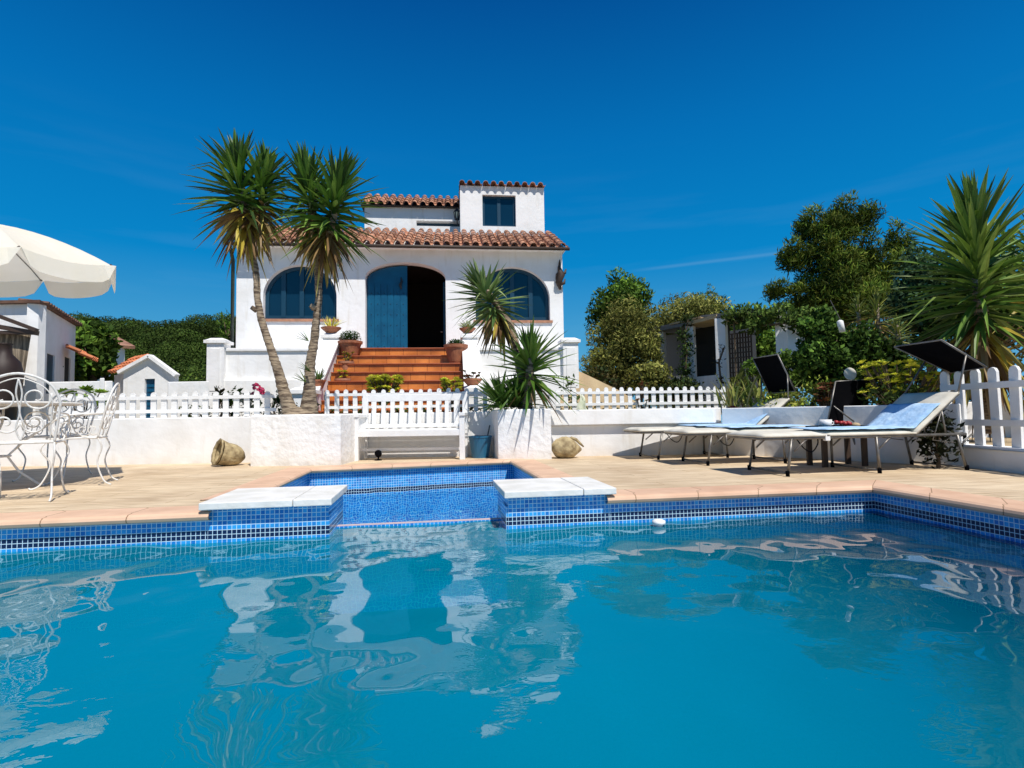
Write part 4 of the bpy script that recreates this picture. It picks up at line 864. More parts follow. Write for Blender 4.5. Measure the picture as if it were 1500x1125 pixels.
pot(466, 560, 10.6, .15, .17, 'terracotta pot with upright succulent on the lower left stair wall', 'spiky', cols=[(.12, .20, .05)], ph=.32, zfix=zl + .02)
pot(692, 560, 10.55, .19, .14, 'terracotta bowl with reddish succulent on the lower right stair post', 'rosette', bowl=True, cols=RED, ph=.14, zfix=zl + .02)
def clump(name, label, rs, cols, cat='succulent'):
    c = sum((r[0] for r in rs), Vector()) / len(rs); b = Vector((c.x, c.y, min(r[0].z for r in rs) - .25)); t = thing(name, label, cat, b); rosettes(t, rs, cols, b); return t
def cl(px0, px1, py0, py1, Y, n, r0, r1): return [(P(random.uniform(px0, px1), random.uniform(py0, py1), Y + random.uniform(-.2, .2)), random.uniform(r0, r1)) for _ in range(n)]
clump('aeonium', 'yellow-green aeonium clump in front of the stairs behind the bench', cl(540, 588, 552, 574, 9.2, 80, .07, .10), AE)
clump('aeonium', 'yellow-green aeonium clump at the right foot of the stairs', cl(648, 676, 554, 574, 9.4, 40, .06, .09), AE)
clump('aeonium', 'bright green aeonium heads behind the white chairs at left', cl(92, 150, 568, 596, 8.3, 16, .09, .13), [(.28, .42, .05), (.2, .3, .05)])
clump('aeonium', 'yellow-green aeonium bush behind the nearest sun lounger', cl(1262, 1375, 530, 585, 6.7, 120, .06, .09), [(.62, .60, .06), (.36, .42, .05), (.75, .70, .09)])
clump('aeonium', 'reddish brown aeonium bush beside the black lounger canopy', cl(1192, 1230, 562, 592, 7.5, 50, .06, .09), RED)
clump('aeonium', 'dark red succulent clump at the end of the capped wall', cl(1062, 1080, 596, 606, 7.9, 12, .06, .08), [(.10, .02, .03), (.07, .02, .03)])
clump('aeonium', 'reddish succulent growing through the picket fence', cl(932, 950, 560, 590, 8.9, 14, .05, .08), RED)
def bushy(name, label, px, py, Y, rx, rz, cols, size=.06, dens=1600, cat='shrub', nb=7, base=.6, ry=None, up=.35, aspect=2.2, stemr=.02, seed=1, shell=.45, rand=.8):
    p = P(px, py, Y); t = thing(name, label, cat, (p.x, Y, base)); ry = ry or rx
    bl = crown_blobs(p, (rx, ry, rz), nb, .5, seed=seed); m = MB(); b0 = Vector((p.x, Y, base)); branches(m, b0, bl, stemr, p); m.build('stem', 'bark', t)
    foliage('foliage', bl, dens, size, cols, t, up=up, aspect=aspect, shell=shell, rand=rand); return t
# flower bed behind the left fence
beds = [(322, 578, RED + DK, 'small red-green plant behind the left fence, nearest the terrace post'), (338, 575, [(.20, .30, .05)], 'light green leafy plant behind the left fence'), (360, 578, [(.30, .34, .32), (.22, .27, .24)], 'silvery grey plant behind the left fence'), (405, 576, [(.12, .2, .06)], 'green plant behind the left trunk of the yucca')]
for i, (px, py, c, lb) in enumerate(beds): bushy('bedding_plant', lb, px, py + 8, 8.35, .13, .20, c, .06, 1500, 'plant', 5, seed=i)
p = P(380, 578, 8.3); t = thing('geranium', 'geranium with bright pink flower heads behind the left fence', 'flower', (p.x, 8.3, .6)); foliage('foliage', [(p.x, 8.3, p.z - .1, .16, .12, .18)], 1500, .05, [(.12, .2, .05)], t)
m = MB()
for px, py, r in ((376, 566, .065), (382, 572, .05), (372, 578, .045), (386, 577, .04)):
    c = P(px, py, 8.2)
    for k in range(26): d = Vector((random.gauss(0, 1), random.gauss(0, 1), random.gauss(0, 1))).normalized(); m.cur = (.55, .02, .10) if k % 3 else (.7, .10, .2); m.box(c + d * r * .8, (.03, .03, .012), rot=Euler((random.random() * 3, random.random() * 3, 0)).to_matrix())
m.build('flower_head', 'petal', t)
t = thing('garden_bed', 'low green planting along the foot of the terrace', 'plants', (-4, 9, .56)); t['kind'] = 'stuff'; 
bpy.data.objects.remove(t)
bl = [(x, 8.55 + random.uniform(-.1, .3), .68 + random.uniform(0, .05), .16, .14, .12) for x in np.arange(-5.2, .2, .22)] + [(x, 9.35 + random.uniform(-.1, .3), .66, .16, .14, .12) for x in np.arange(.3, 3.6, .25)]
tag(foliage('ground_cover', bl, 700, .055, [(.10, .16, .03), (.16, .22, .05), (.06, .09, .02)]), 'low mixed ground cover behind the picket fences', 'ground cover', kind='stuff')
bushy('leafy_plant', 'light green leafy plant behind the fence right of the yucca', 835, 575, 9.3, .22, .28, [(.22, .30, .08), (.14, .22, .05)], .07, 260, 'plant', 5, seed=4)
# white cloth over the fence
q = P(852, 578, 8.62); m = MB(); rows = 9; cols_ = 6
for i in range(rows):
    for j in range(cols_):
        k = i / (rows - 1); w_ = .05 + .20 * k; x = q.x - .02 + (j / (cols_ - 1) - .35) * w_ + .02 * math.sin(i * 1.3); z = q.z - k * .42
        y = 8.60 - (0 if z > .70 else 0) - .02 * math.sin(j * 2.2 + i) - .02
        if z < .70: y = 7.72 if False else y
        m.v.append((x, y, z))
for i in range(rows - 1):
    for j in range(cols_ - 1): a_ = i * cols_ + j; m.f.append((a_, a_ + 1, a_ + cols_ + 1, a_ + cols_))
o = m.build('hanging_cloth', 'cloth', smooth=True); tag(o, 'crumpled pale cloth hanging on the picket fence', 'cloth')
o.data.transform(Matrix.Translation(-q)); o.location = q

# ------------------------------------------------------------------ buildings on the left
def poly_house(name, label, fl_, fr, bl_, h, **k): pass
zc = 2.57
A = Vector((P(57, 445, 9).x, 9, 0)); B = Vector((P(111, 478, 11.2).x, 11.2, 0)); Lp = Vector((-12.5, 9.0, 0)); Bk = Vector((-13.5, 11.2, 0))
t = thing('outbuilding', 'white outbuilding with blue window and tiled edge at the far left', 'outbuilding', (A.x - 1, 10, .5))
def quadwall(mb, a, b, z0, z1, ops, th=.15):
    d = (b - a); L_ = d.length; d.normalize(); nrm = Vector((d.y, -d.x, 0))
    def pt(s, z, o=0): return a + d * s + Vector((0, 0, z)) - nrm * o
    xs = 0
    def slab(s0, s1, za, zb_):
        mb.add([pt(s, z, o) for s in (s0, s1) for o in (0, th) for z in (za, zb_)], [(0, 1, 3, 2), (4, 6, 7, 5), (0, 4, 5, 1), (2, 3, 7, 6), (0, 2, 6, 4), (1, 5, 7, 3)])
    for (s0, s1, za, zb_) in ops: slab(xs, s0, z0, z1); slab(s0, s1, z0, za); slab(s0, s1, zb_, z1); xs = s1
    slab(xs, L_, z0, z1); return pt
def onside(px, py):
    d = ray(px, py); n_ = (B - A).normalized(); nn = Vector((n_.y, -n_.x, 0)); k = (A - Vector((0, 0, CAMZ))).dot(nn) / d.dot(nn); p = Vector((0, 0, CAMZ)) + d * k; return (p - A).dot(n_), p.z
s0, z1_ = onside(69, 517); s1, z0_ = onside(77, 556); s2, z3 = onside(95, 522); s3, _ = onside(103, 540)
m = MB(); pt = quadwall(m, A, B, .5, zc, [(s0, s1 + .1, 1.1, z1_), (s2, s3, .5, z3)]); quadwall(m, Lp, A, .5, zc, []); m.build('wall', 'plaster', t)
m = MB(); m.add([pt(s0, 1.1, .025), pt(s1 + .1, 1.1, .025), pt(s1 + .1, z1_, .025), pt(s0, z1_, .025)], [(0, 1, 2, 3)]); m.build('window', 'darkblue', t)
m = MB(); m.add([pt(s2, .5, .025), pt(s3, .5, .025), pt(s3, z3, .025), pt(s2, z3, .025)], [(0, 1, 2, 3)]); m.build('door', 'dark', t)
dd_ = (B - A).normalized(); nn_ = Vector((dd_.y, -dd_.x, 0))
m = MB(); m.cur = (.35, .35, .35); ov = .10
m.prism([(Lp.x, Lp.y - ov), (A.x + ov, A.y - ov), (B + nn_ * ov).to_tuple()[:2], (Bk.x, Bk.y)], zc + .002, zc + .05)
nb_ = 16
for i in range(nb_):
    c = A.lerp(B, (i + .5) / nb_) + nn_ * (ov + .02); m.tube([c + Vector((0, 0, zc + .03)), c - nn_ * .4 + Vector((0, 0, zc + .06))], .035, 6)
m.build('roof', 'rooftile', t)
p = pt((s2 + s3) / 2 - .1, z3 + .12, 0); m = MB(); tile_roof(m, p - dd_ * .35 + nn_ * .42 + Vector((0, 0, -.18)), dd_, -nn_ + Vector((0, 0, .6)), .55, .45, .14, .2); m.build('door_canopy', mat('orange_tile', (.62, .22, .10), .8, attr=True), t)
q = pt(s2 - .1, z3 - .15, 0); lantern('wall_lantern', 'green wall lamp on the left outbuilding beside its door', q, 1.2)
# reed screen porch
t = thing('reed_screen', 'hanging reed screen under a dark timber porch at the far left', 'reed screen', (-7.9, 8.6, .6))
m = MB(); a1 = P(0, 487, 8.4); a2 = P(46, 488, 8.6); b2 = P(28, 600, 8.5); m.add([(a1.x - .8, a1.y, a1.z), a2, b2, (a1.x - .8, a1.y, .6)], [(0, 1, 2, 3)]); m.build('screen', 'reed', t)
m = MB(); m.bar((a1.x - .8, 8.35, P(0, 470, 8.4).z + .05), P(54, 488, 8.5), .1, .07); m.bar((a1.x - .8, 8.3, P(0, 466, 8.4).z + .35), P(54, 484, 8.45), .08, .05); m.bar((a1.x - .8, 8.33, a1.z + .02), P(53, 488, 8.5), .06, .05); m.build('porch_beam', 'brown', t)
c = P(5, 540, 8.2); t = thing('chimenea', 'dark brown bulbous clay stove partly cut by the left edge', 'stove', (c.x, 8.2, .6))
MB().lathe([(.16, .6 - c.z), (.2, -.3), (.24, -.08), (.2, .1), (.10, .22), (.09, .36), (.11, .38), (.07, .38)], c, 18).build('clay_body', mat('dark_clay', (.022, .010, .007), .6), t, smooth=True)
# boundary wall, shed
m = wall_thing('boundary_wall', 'white boundary wall in front of the left outbuilding', 'wall', [([(P(72, 560, 8.9).x, 8.9), (P(165, 560, 8.9).x, 8.9), (P(165, 560, 9.1).x, 9.1), (P(72, 560, 9.1).x, 9.1)], .5, P(100, 559, 8.9).z), ([(P(146, 560, 8.87).x, 8.87), (P(153, 560, 8.87).x, 8.87), (P(153, 560, 9.13).x, 9.13), (P(146, 560, 9.13).x, 9.13)], .5, P(150, 554, 8.9).z)], parts=('wall', 'pillar'))
wall_thing('boundary_wall', 'white boundary wall between the shed and the terrace post', 'wall', [([(P(246, 560, 10.2).x, 10.2), (P(306, 560, 10.2).x, 10.2), (P(306, 560, 10.4).x, 10.4), (P(246, 560, 10.4).x, 10.4)], .5, P(270, 559, 10.2).z)])
SY = 10.6; t = thing('garden_shed', 'small white gabled shed with blue door and orange tiles', 'shed', (P(220, 560, SY).x, SY + .8, .5))
e0 = P(181, 546, SY); ap = P(221, 523, SY); e1 = P(256, 549, SY); d0 = P(212, 555, SY); d1 = P(226, 600, SY); m = MB()
def ftop(x): return e0.z + (ap.z - e0.z) * (x - e0.x) / (ap.x - e0.x) if x < ap.x else ap.z + (e1.z - ap.z) * (x - ap.x) / (e1.x - ap.x)
segs = [(e0.x, d0.x, 0), (d0.x, ap.x, 1), (ap.x, d1.x, 1), (d1.x, e1.x, 0)]
for (xa_, xb_, dr) in segs:
    zb0 = d0.z if dr else .5; m.add([(x, y, z) for x, zt in ((xa_, ftop(xa_)), (xb_, ftop(xb_))) for y in (SY, SY + .12) for z in (zb0, zt)], [(0, 1, 3, 2), (4, 6, 7, 5), (0, 4, 5, 1), (2, 3, 7, 6), (0, 2, 6, 4), (1, 5, 7, 3)])
m.add([(e0.x, SY + .1, .5), (e0.x, SY + .1, e0.z), (e0.x - .58, SY + .55, e0.z), (e0.x - .58, SY + .55, .5)], [(0, 1, 2, 3)])
m.build('wall', 'plaster', t)
m = MB(); m.box(((d0.x + d1.x) / 2, SY + .07, (d0.z + .5) / 2), (d1.x - d0.x, .03, d0.z - .5))
for i in range(9): m.box(((d0.x + d1.x) / 2, SY + .05, .55 + i * (d0.z - .6) / 9), (d1.x - d0.x - .05, .02, .04))
m.build('door', 'blue', t)
m = MB()
for (p, q, sg) in ((e0, ap, -1), (ap, e1, 1)): m.bar((p.x + (-.06 if p is e0 else 0), SY - .02, p.z + (-.0 if p is e0 else .02)), (q.x + (.06 if q is e1 else 0), SY - .02, q.z + (.02 if q is ap else -.02)), .14, .06)
m.build('verge', 'plaster', t)
m = MB(); ln = (Vector((ap.x, 0, ap.z)) - Vector((e0.x, 0, e0.z)))
rd = Vector((-.80, .60, 0)); tile_roof(m, Vector((e0.x, SY + .04, e0.z + .03)) + rd * .75, -rd, ln, .75, ln.length, .14, .15); bk = Vector((-.55, .6, 0)); m.cur = (.8, .8, .8); m.add([Vector((ap.x, SY + .05, ap.z)), Vector((e1.x, SY + .05, e1.z)), Vector((e1.x, SY + .05, e1.z)) + bk, Vector((ap.x, SY + .05, ap.z)) + bk], [(0, 1, 2, 3)])
m.build('roof', 'orange_tile' if 'orange_tile' in M else bpy.data.materials['orange_tile'], t)
t = thing('outbuilding', 'pale building with sloping roof half hidden by the round tree', 'outbuilding', (P(160, 540, 15).x, 16, .5))
b0 = P(150, 500, 15); b1 = P(183, 512, 14.6); bb = P(166, 500, 18); m = MB(); m.add([(P(130, 488, 17).x, 17, .5), (b1.x, 14.6, .5), (b1.x, 14.6, b1.z), (P(130, 488, 17).x, 17, P(130, 480, 17).z), (P(184, 512, 14.6).x + .5, 17.5, .5), (b1.x + .5, 17.5, b1.z)], [(0, 1, 2, 3)]); m.build('wall', 'plaster', t)
m = MB(); m.cur = (.8, .8, .8); m.bar((P(130, 478, 17).x, 16.95, P(130, 478, 17).z), (b1.x + .05, 14.5, b1.z + .06), .5, .08); m.build('roof', 'rooftile', t)

# ------------------------------------------------------------------ pergola house on the right
pg = thing('pergola', 'white pillared pergola with dark openings and vines on the right', 'pergola', (P(1050, 560, 14.5).x, 14.5, .5))
cols_px = [(967, 487, 16.3, 13), (1011, 478, 15.1, 12), (1056, 467, 14.0, 15), (1145, 458, 12.6, 17)]
tops = []
for i, (px, py, Y, w) in enumerate(cols_px):
    p = P(px, py, Y); ww = w * Y / 800; tops.append(p); MB().box((p.x, Y, (p.z + .5) / 2), (ww, ww, p.z - .5), rz=-.6).build('column', 'plaster', pg, bevel=.01)
for i in range(3):
    a, b = tops[i], tops[i + 1]
    m = MB(); m.bar(Vector((a.x, a.y, a.z + .06)), Vector((b.x, b.y, b.z + .06)), .3, .09); m.bar(Vector((a.x + .4, a.y + 1.0, a.z + .16)), Vector((b.x + .5, b.y + 1.0, b.z + .16)), 1.8, .05); m.build('roof_beam', 'grey' if i != 1 else 'sand', pg)
    m = MB(); hz_ = .5 + .62; zz = P(cols_px[i][0], 553, cols_px[i][2]).z
    if i < 2: m.bar(Vector((a.x, a.y + .02, (zz + .5) / 2)), Vector((b.x, b.y + .02, (zz + .5) / 2)), .14, zz - .5); m.build('parapet', 'plaster', pg)
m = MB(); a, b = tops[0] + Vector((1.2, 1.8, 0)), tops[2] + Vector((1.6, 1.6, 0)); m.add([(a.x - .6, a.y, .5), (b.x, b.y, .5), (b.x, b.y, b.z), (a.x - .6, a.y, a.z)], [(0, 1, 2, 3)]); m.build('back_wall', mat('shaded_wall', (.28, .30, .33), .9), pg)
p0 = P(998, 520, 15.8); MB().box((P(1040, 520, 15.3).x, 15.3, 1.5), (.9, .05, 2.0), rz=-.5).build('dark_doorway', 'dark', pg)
m = MB(); a, b = tops[0] + Vector((.3, .8, 0)), tops[1] + Vector((.5, .7, 0)); m.add([(a.x, a.y, 1.2), (b.x, b.y, 1.2), (b.x, b.y, b.z), (a.x, a.y, a.z)], [(0, 1, 2, 3)]); m.build('shade_sheet', 'grey', pg)  # dark sheets stand in for the shade inside the pergola bays
m = MB(); a, b = tops[1] + Vector((.3, .6, 0)), tops[2] + Vector((.5, .7, 0)); m.add([(a.x, a.y, 1.2), (b.x, b.y, 1.2), (b.x, b.y, b.z), (a.x, a.y, a.z)], [(0, 1, 2, 3)]); m.build('shade_sheet', 'dark', pg)
m = MB(); a = P(1068, 490, 13.6); b = P(1100, 490, 13.2)
for k in range(9): f = k / 8; x = a.lerp(b, f); m.bar((x.x, x.y, .9), (x.x, x.y, a.z), .03)
for k in range(14): z = .95 + k * (a.z - .95) / 13; m.bar((a.x, a.y - .02, z), (b.x, b.y - .02, z), .03)
m.build('trellis', 'brown', pg)
MB().box((P(1172, 500, 12.2).x, 12.2, 1.9), (.5, .1, 1.6), rz=-.4).build('side_wall', 'plaster', pg)
def vines(label, pts, Y, dens, cols, size=.09, name='climbing_vine'):
    dens *= 1.8
    bl = [(P(px, py, Y_).x, Y_, P(px, py, Y_).z, r * Y_ / 800, .35, r2 * Y_ / 800) for px, py, Y_, r, r2 in pts]
    c = bl[0]; t = thing(name, label, 'climbing plant', (c[0], c[1], .56)); m = MB(); prev = Vector((c[0], c[1], .56))
    for b in bl: q = Vector(b[:3]); m.tube([Vector((q.x, q.y, .56)) if b is bl[0] else prev, q], .025, 5); prev = q
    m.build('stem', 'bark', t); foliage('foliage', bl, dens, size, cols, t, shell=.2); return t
VG = [(.14, .22, .04), (.20, .30, .06), (.08, .13, .03)]
vines('dark vine climbing the second pergola column', [(1008, 570, 14.9, 14, 14), (1004, 545, 14.9, 13, 18), (1006, 515, 14.9, 12, 20), (1003, 492, 14.9, 14, 12), (1008, 470, 15.0, 12, 10)], 14.9, 350, [(.04, .08, .02), (.08, .13, .03)])
vines('vine growing at the first pergola column', [(966, 570, 16, 12, 20), (962, 530, 16.0, 8, 20), (964, 500, 16.0, 7, 12)], 16, 350, [(.05, .09, .02), (.14, .14, .04)])
vines('bright leafy vine covering the pergola roof', [(1075, 466, 13, 18, 10), (1095, 460, 13, 22, 14), (1120, 464, 12.6, 22, 16), (1145, 458, 12.4, 24, 14), (1165, 468, 12, 24, 18), (1185, 470, 11.8, 24, 22), (1105, 478, 12.8, 26, 10)], 12.6, 420, VG, .12)
vines('thin bare creeper on the third pergola column', [(1056, 560, 13.6, 7, 14), (1053, 530, 13.6, 5, 16), (1060, 510, 13.6, 4, 10)], 13.6, 90, [(.10, .08, .04)], .06)
# ------------------------------------------------------------------ trees
def tree(name, label, px, py, Y, rpx, rzpx, cols, size, dens, nb, base=.56, seed=1, r0=.15, aspect=2.2, up=.4, sub=.42, extra=(), cat='tree', shell=.5, rand=.8):
    k = Y / 800; p = P(px, py, Y); t = thing(name, label, cat, (p.x, Y, base)); bl = crown_blobs(p, (rpx * k, rpx * k * .8, rzpx * k), nb, sub, seed=seed)
    for ex in extra: q = P(ex[0], ex[1], Y); bl += crown_blobs(q, (ex[2] * k, ex[2] * k, ex[3] * k), ex[4], .5, seed=seed + 9)
    m = MB(); branches(m, Vector((p.x, Y, base)), bl, r0, p + Vector((0, 0, rzpx * k * .4))); m.build('trunk', 'bark', t, smooth=True)
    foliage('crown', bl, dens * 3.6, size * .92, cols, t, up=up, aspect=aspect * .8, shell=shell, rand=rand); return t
PN = [(0.116, 0.186, 0.026), (0.180, 0.261, 0.030), (0.077, 0.119, 0.018), (0.257, 0.283, 0.045)]
OL = [(0.273, 0.288, 0.066), (0.408, 0.384, 0.106), (0.181, 0.192, 0.046)]
DG = [(0.073, 0.143, 0.021), (0.121, 0.225, 0.029), (0.193, 0.307, 0.042)]
tree('pine_tree', 'tall dark green pine directly right of the villa', 905, 448, 22, 48, 56, DG, .2, 90, 30, seed=3, r0=.2, aspect=3.5)
tree('olive_tree', 'large grey-green olive tree left of the pergola', 912, 506, 15.5, 54, 74, OL, .13, 160, 44, seed=5, r0=.2, aspect=4, extra=[(890, 540, 38, 34, 12)])
tree('leafy_tree', 'green tree filling the space behind the pergola trellis', 1110, 505, 17, 74, 56, DG, .15, 90, 26, seed=25, r0=.12)
tree('olive_tree', 'rounded olive tree rising behind the pergola roof', 1008, 480, 19, 80, 58, OL, .14, 120, 40, seed=6, r0=.2, aspect=4)
tree('pine_tree', 'small pine tip showing above the olive trees', 1037, 452, 25, 25, 34, PN, .2, 80, 16, seed=7, r0=.15, aspect=5)
tree('pine_tree', 'big broad pine with dark needles rising above the garden', 1228, 400, 21, 72, 78, PN, .24, 130, 62, seed=8, r0=.35, aspect=7, sub=.24, up=.9, rand=.9, shell=.2, extra=[(1168, 378, 30, 26, 9), (1148, 428, 30, 15, 8), (1196, 335, 34, 30, 10), (1245, 322, 38, 34, 12), (1284, 395, 40, 44, 12), (1316, 362, 18, 40, 10), (1240, 448, 92, 36, 22)])
tree('leafy_tree', 'bluish green broadleaf tree between the big pine and large yucca', 1362, 442, 13, 62, 92, [(.08, .15, .07), (.05, .10, .03), (.12, .20, .10)], .13, 130, 34, seed=10, r0=.12, extra=[(1290, 500, 50, 40, 14)])
tree('leafy_tree', 'dense tree filling the gap behind the large yucca', 1455, 440, 12, 84, 100, DG, .14, 90, 26, seed=12, r0=.12)
tree('ivy_bush', 'dark glossy ivy bush behind the sun loungers', 1225, 520, 9.5, 60, 62, [(.09, .17, .03), (.15, .27, .04), (.03, .07, .01)], .10, 420, 34, seed=13, r0=.06, cat='shrub', extra=[(1290, 535, 45, 35, 12), (1195, 480, 30, 30, 8), (1390, 560, 50, 30, 10)])
tree('shrub', 'green shrub mass between the pergola and the ivy', 1150, 548, 11, 60, 34, DG, .10, 200, 22, seed=33, r0=.04, cat='shrub')
tree('shrub', 'dark bushy shrub filling the ground between the olive tree and pergola', 950, 556, 13.8, 46, 30, OL, .10, 200, 18, seed=35, r0=.04, cat='shrub')
tree('shrub', 'low dark shrub under the olive tree by the sandy slope', 885, 560, 14.2, 40, 26, [(.04, .06, .02), (.10, .08, .03)], .1, 200, 12, seed=14, r0=.04, cat='shrub')
tree('shrub', 'dark shrub row at the foot of the pergola', 985, 572, 13.5, 60, 16, [(.04, .07, .02), (.08, .10, .03)], .1, 220, 14, seed=15, r0=.04, cat='shrub')
tree('round_tree', 'round dark green tree between the left outbuilding and shed', 138, 520, 12, 38, 52, DG, .14, 230, 30, seed=16, r0=.12)
tree('palm_bush', 'dark bush at the left side of the villa', 336, 500, 15, 20, 44, DG, .2, 130, 12, seed=17, r0=.08, aspect=6, cat='shrub')
bushy('sword_plant', 'clump of long sword-shaped leaves left of the black canopy', 1090, 560, 8.4, .2, .1, [(.22, .24, .05)], .1, 10, 'plant', 3, seed=18)
m = MB(); pb = P(1095, 596, 8.2)
for k in range(90):
    b_ = pb + Vector((random.uniform(-.35, .5), random.uniform(-.2, .2), 0)); e = random.uniform(.7, 1.45); a_ = random.uniform(0, 6.28)
    blade(m, b_, (math.cos(a_) * math.cos(e), math.sin(a_) * math.cos(e) * .6, math.sin(e)), random.uniform(.4, .75), .035, .25, random.choice([(.30, .32, .08), (.20, .26, .05), (.40, .34, .12), (.12, .18, .03)]))
sw = [o for o in COL.objects if o.name.startswith('sword_plant')][0]; o = m.build('blade', 'blade', sw)
for i, (px, py, lb) in enumerate([(1165, 575, 'yellow-green shrub right of the tilted black canopy'), (1190, 590, 'light green plant in the bed below the ivy'), (1140, 590, 'low green plant behind the raised lounger back')]):
    bushy('bed_shrub', lb, px, py, 7.9 - .15 * i, .42, .30 - .05 * i, [(.34, .42, .06), (.20, .30, .05), (.46, .46, .09)], .06, 700, 'shrub', 7, seed=20 + i)
bushy('dark_shrub', 'dark thorny shrub in the corner behind the nearest lounger head', 1372, 640, 5.55, .22, .32, [(.02, .03, .015), (.05, .05, .02), (.03, .04, .02)], .06, 900, 'shrub', 10, base=0, seed=30)
bushy('bed_shrub', 'low green shrub row above the shaded corner wall', 1300, 585, 6.7, .6, .16, [(.05, .09, .02), (.10, .15, .03)], .06, 500, 'shrub', 12, seed=31)

# small garden lamp (white globe) and plaque among the shrubs
t = thing('garden_plate', 'white round dish standing among the shrubs', 'garden ornament', P(1244, 548, 7.3)); c = P(1244, 548, 7.3); MB().lathe([(.001, 0), (.07, .004), (.085, .02), (.08, .022), (.001, .012)], c, 20, Euler((1.45, 0, 0)).to_matrix()).build('dish', 'canvas', t, smooth=True)
MB().bar(c + Vector((0, .02, -.06)), Vector((c.x, c.y + .02, .56)), .02).build('stake', 'metal', t)
t = thing('hanging_lamp', 'small white cylindrical lamp in the ivy', 'lamp', P(1232, 478, 9.0)); c = P(1232, 478, 9.0); MB().lathe([(.045, -.10), (.05, .08), (.03, .10), (.001, .11)], c, 12, Euler((0, -.2, 0)).to_matrix()).build('lamp_body', 'white_paint', t, smooth=True)
MB().tube([c + Vector((0, 0, .1)), c + Vector((.02, .3, .5))], .008, 5).build('cable', 'blackmetal', t)

# forested hill
def hill():
    vs, fs = [], []; nx, ny = 90, 30
    def hz(x, y): 
        k = max(0, min(1, (y - 70) / 55)); e = max(0, 1 - max(0, (x + 5) / 25)) * max(0, 1 - max(0, (-x - 130) / 60)); s = k * k * (3 - 2 * k)
        return .4 + s * (18.6 + 2.4 * noise.noise(Vector((x * .045, 0, 2)))) * e
    for j in range(ny):
        for i in range(nx): x = -200 + 225 * i / (nx - 1); y = 60 + 110 * j / (ny - 1); vs.append((x, y, hz(x, y)))
    for j in range(ny - 1):
        for i in range(nx - 1): q = j * nx + i; fs.append((q, q + 1, q + nx + 1, q + nx))
    m = MB(); m.v = vs; m.f = fs; struct(m.build('hill', 'hill', smooth=True))
    bl = []
    for k in range(620):
        y = 62 + 70 * random.random() ** .8; x = random.uniform(-1.05, -.38) * y; r = random.uniform(1.8, 4.2)
        bl.append((x, y, hz(x, y) + r * .35, r, r, r * .95))
    b2 = []
    for k in range(150):
        y = random.uniform(22, 60); x = random.uniform(-.95, -.42) * y; r = random.uniform(.7, 1.5); b2.append((x, y, .5 + r * .7 + (y - 20) * .06, r, r, r * random.uniform(.8, 1.2)))
    tag(foliage('scrub_wood', b2, 110, .17, [(.05, .09, .015), (.08, .13, .02), (.03, .05, .01), (.12, .16, .03)], up=.5, aspect=1.8, shell=.5), 'dense green scrub between the shed and the hill', 'woodland', kind='stuff')
    tag(foliage('hill_forest', bl, 46, .34, [(.035, .065, .01), (.05, .085, .014), (.065, .10, .018)], up=.5, aspect=1.6, shell=.7), 'dense green woodland covering the hill behind the shed', 'woodland', kind='stuff')
hill()

# ------------------------------------------------------------------ parasol
def parasol():
    c = Vector((-5.06, 5.0, 0)); t = thing('parasol', 'cream scalloped parasol cut by the left edge above the table', 'parasol', c)
    Rr = 1.15; tilt = Euler((R(5.5), 0, 0)).to_matrix(); az0 = R(14.5); top = Vector((c.x, c.y, 2.52)); nr = 8
    def pt(k, r, drop): a = az0 + k * math.pi / 4; return top + tilt @ Vector((math.cos(a) * r * Rr, math.sin(a) * r * Rr, -drop))
    def drop(r): return .02 + .38 * r ** 1.9
    m = MB(); sub = 6; rows = 9
    for k in range(nr):
        g = []
        for i in range(rows + 1):
            r = i / rows; row = []
            for j in range(sub + 1):
                f = j / sub; p = pt(k, r, drop(r)).lerp(pt(k + 1, r, drop(r)), f); p = p + Vector((0, 0, -.05 * r * math.sin(f * math.pi))); row.append(p)
            g.append(row)
        val = []
        for j in range(sub * 2 + 1):
            f = j / (sub * 2); p = pt(k, 1, drop(1)).lerp(pt(k + 1, 1, drop(1)), f) + Vector((0, 0, -.05 * math.sin(f * math.pi))); o = (p - top); o.z = 0; e = min(1, min(f, 1 - f) / .20); h_ = .16 * math.sqrt(1 - (1 - e) ** 2)
            val.append((p, p + o.normalized() * .045 + Vector((0, 0, -h_ - .006))))
        vs = [p for row in g for p in row]; w = sub + 1; m.add(vs, [(i * w + j, i * w + j + 1, (i + 1) * w + j + 1, (i + 1) * w + j) for i in range(rows) for j in range(sub)])
        vs = [p for v in val for p in v]; m.add(vs, [(2 * j, 2 * j + 2, 2 * j + 3, 2 * j + 1) for j in range(len(val) - 1)])
    m.build('canopy', 'canvas', t, smooth=False)
    MB().tube([Vector((c.x, c.y, 0)), top], .022, 10).build('pole', 'white_paint', t, smooth=True)
    for k in range(nr):
        MB().tube([pt(k, r, drop(r) + .012) for r in (0, .3, .6, .85, 1.0)], .006, 5).build('rib', 'metal', t)
    m = MB()
    for k in range(nr): m.lathe([(.012, -.01), (.014, .0), (.001, .012)], pt(k, 1.0, drop(1)), 8)
    m.build('rib_tip', 'brown', t)
    MB().lathe([(.24, 0), (.25, .05), (.06, .08), (.03, .2), (.03, .25)], c, 24).build('base', 'grey', t)
parasol()
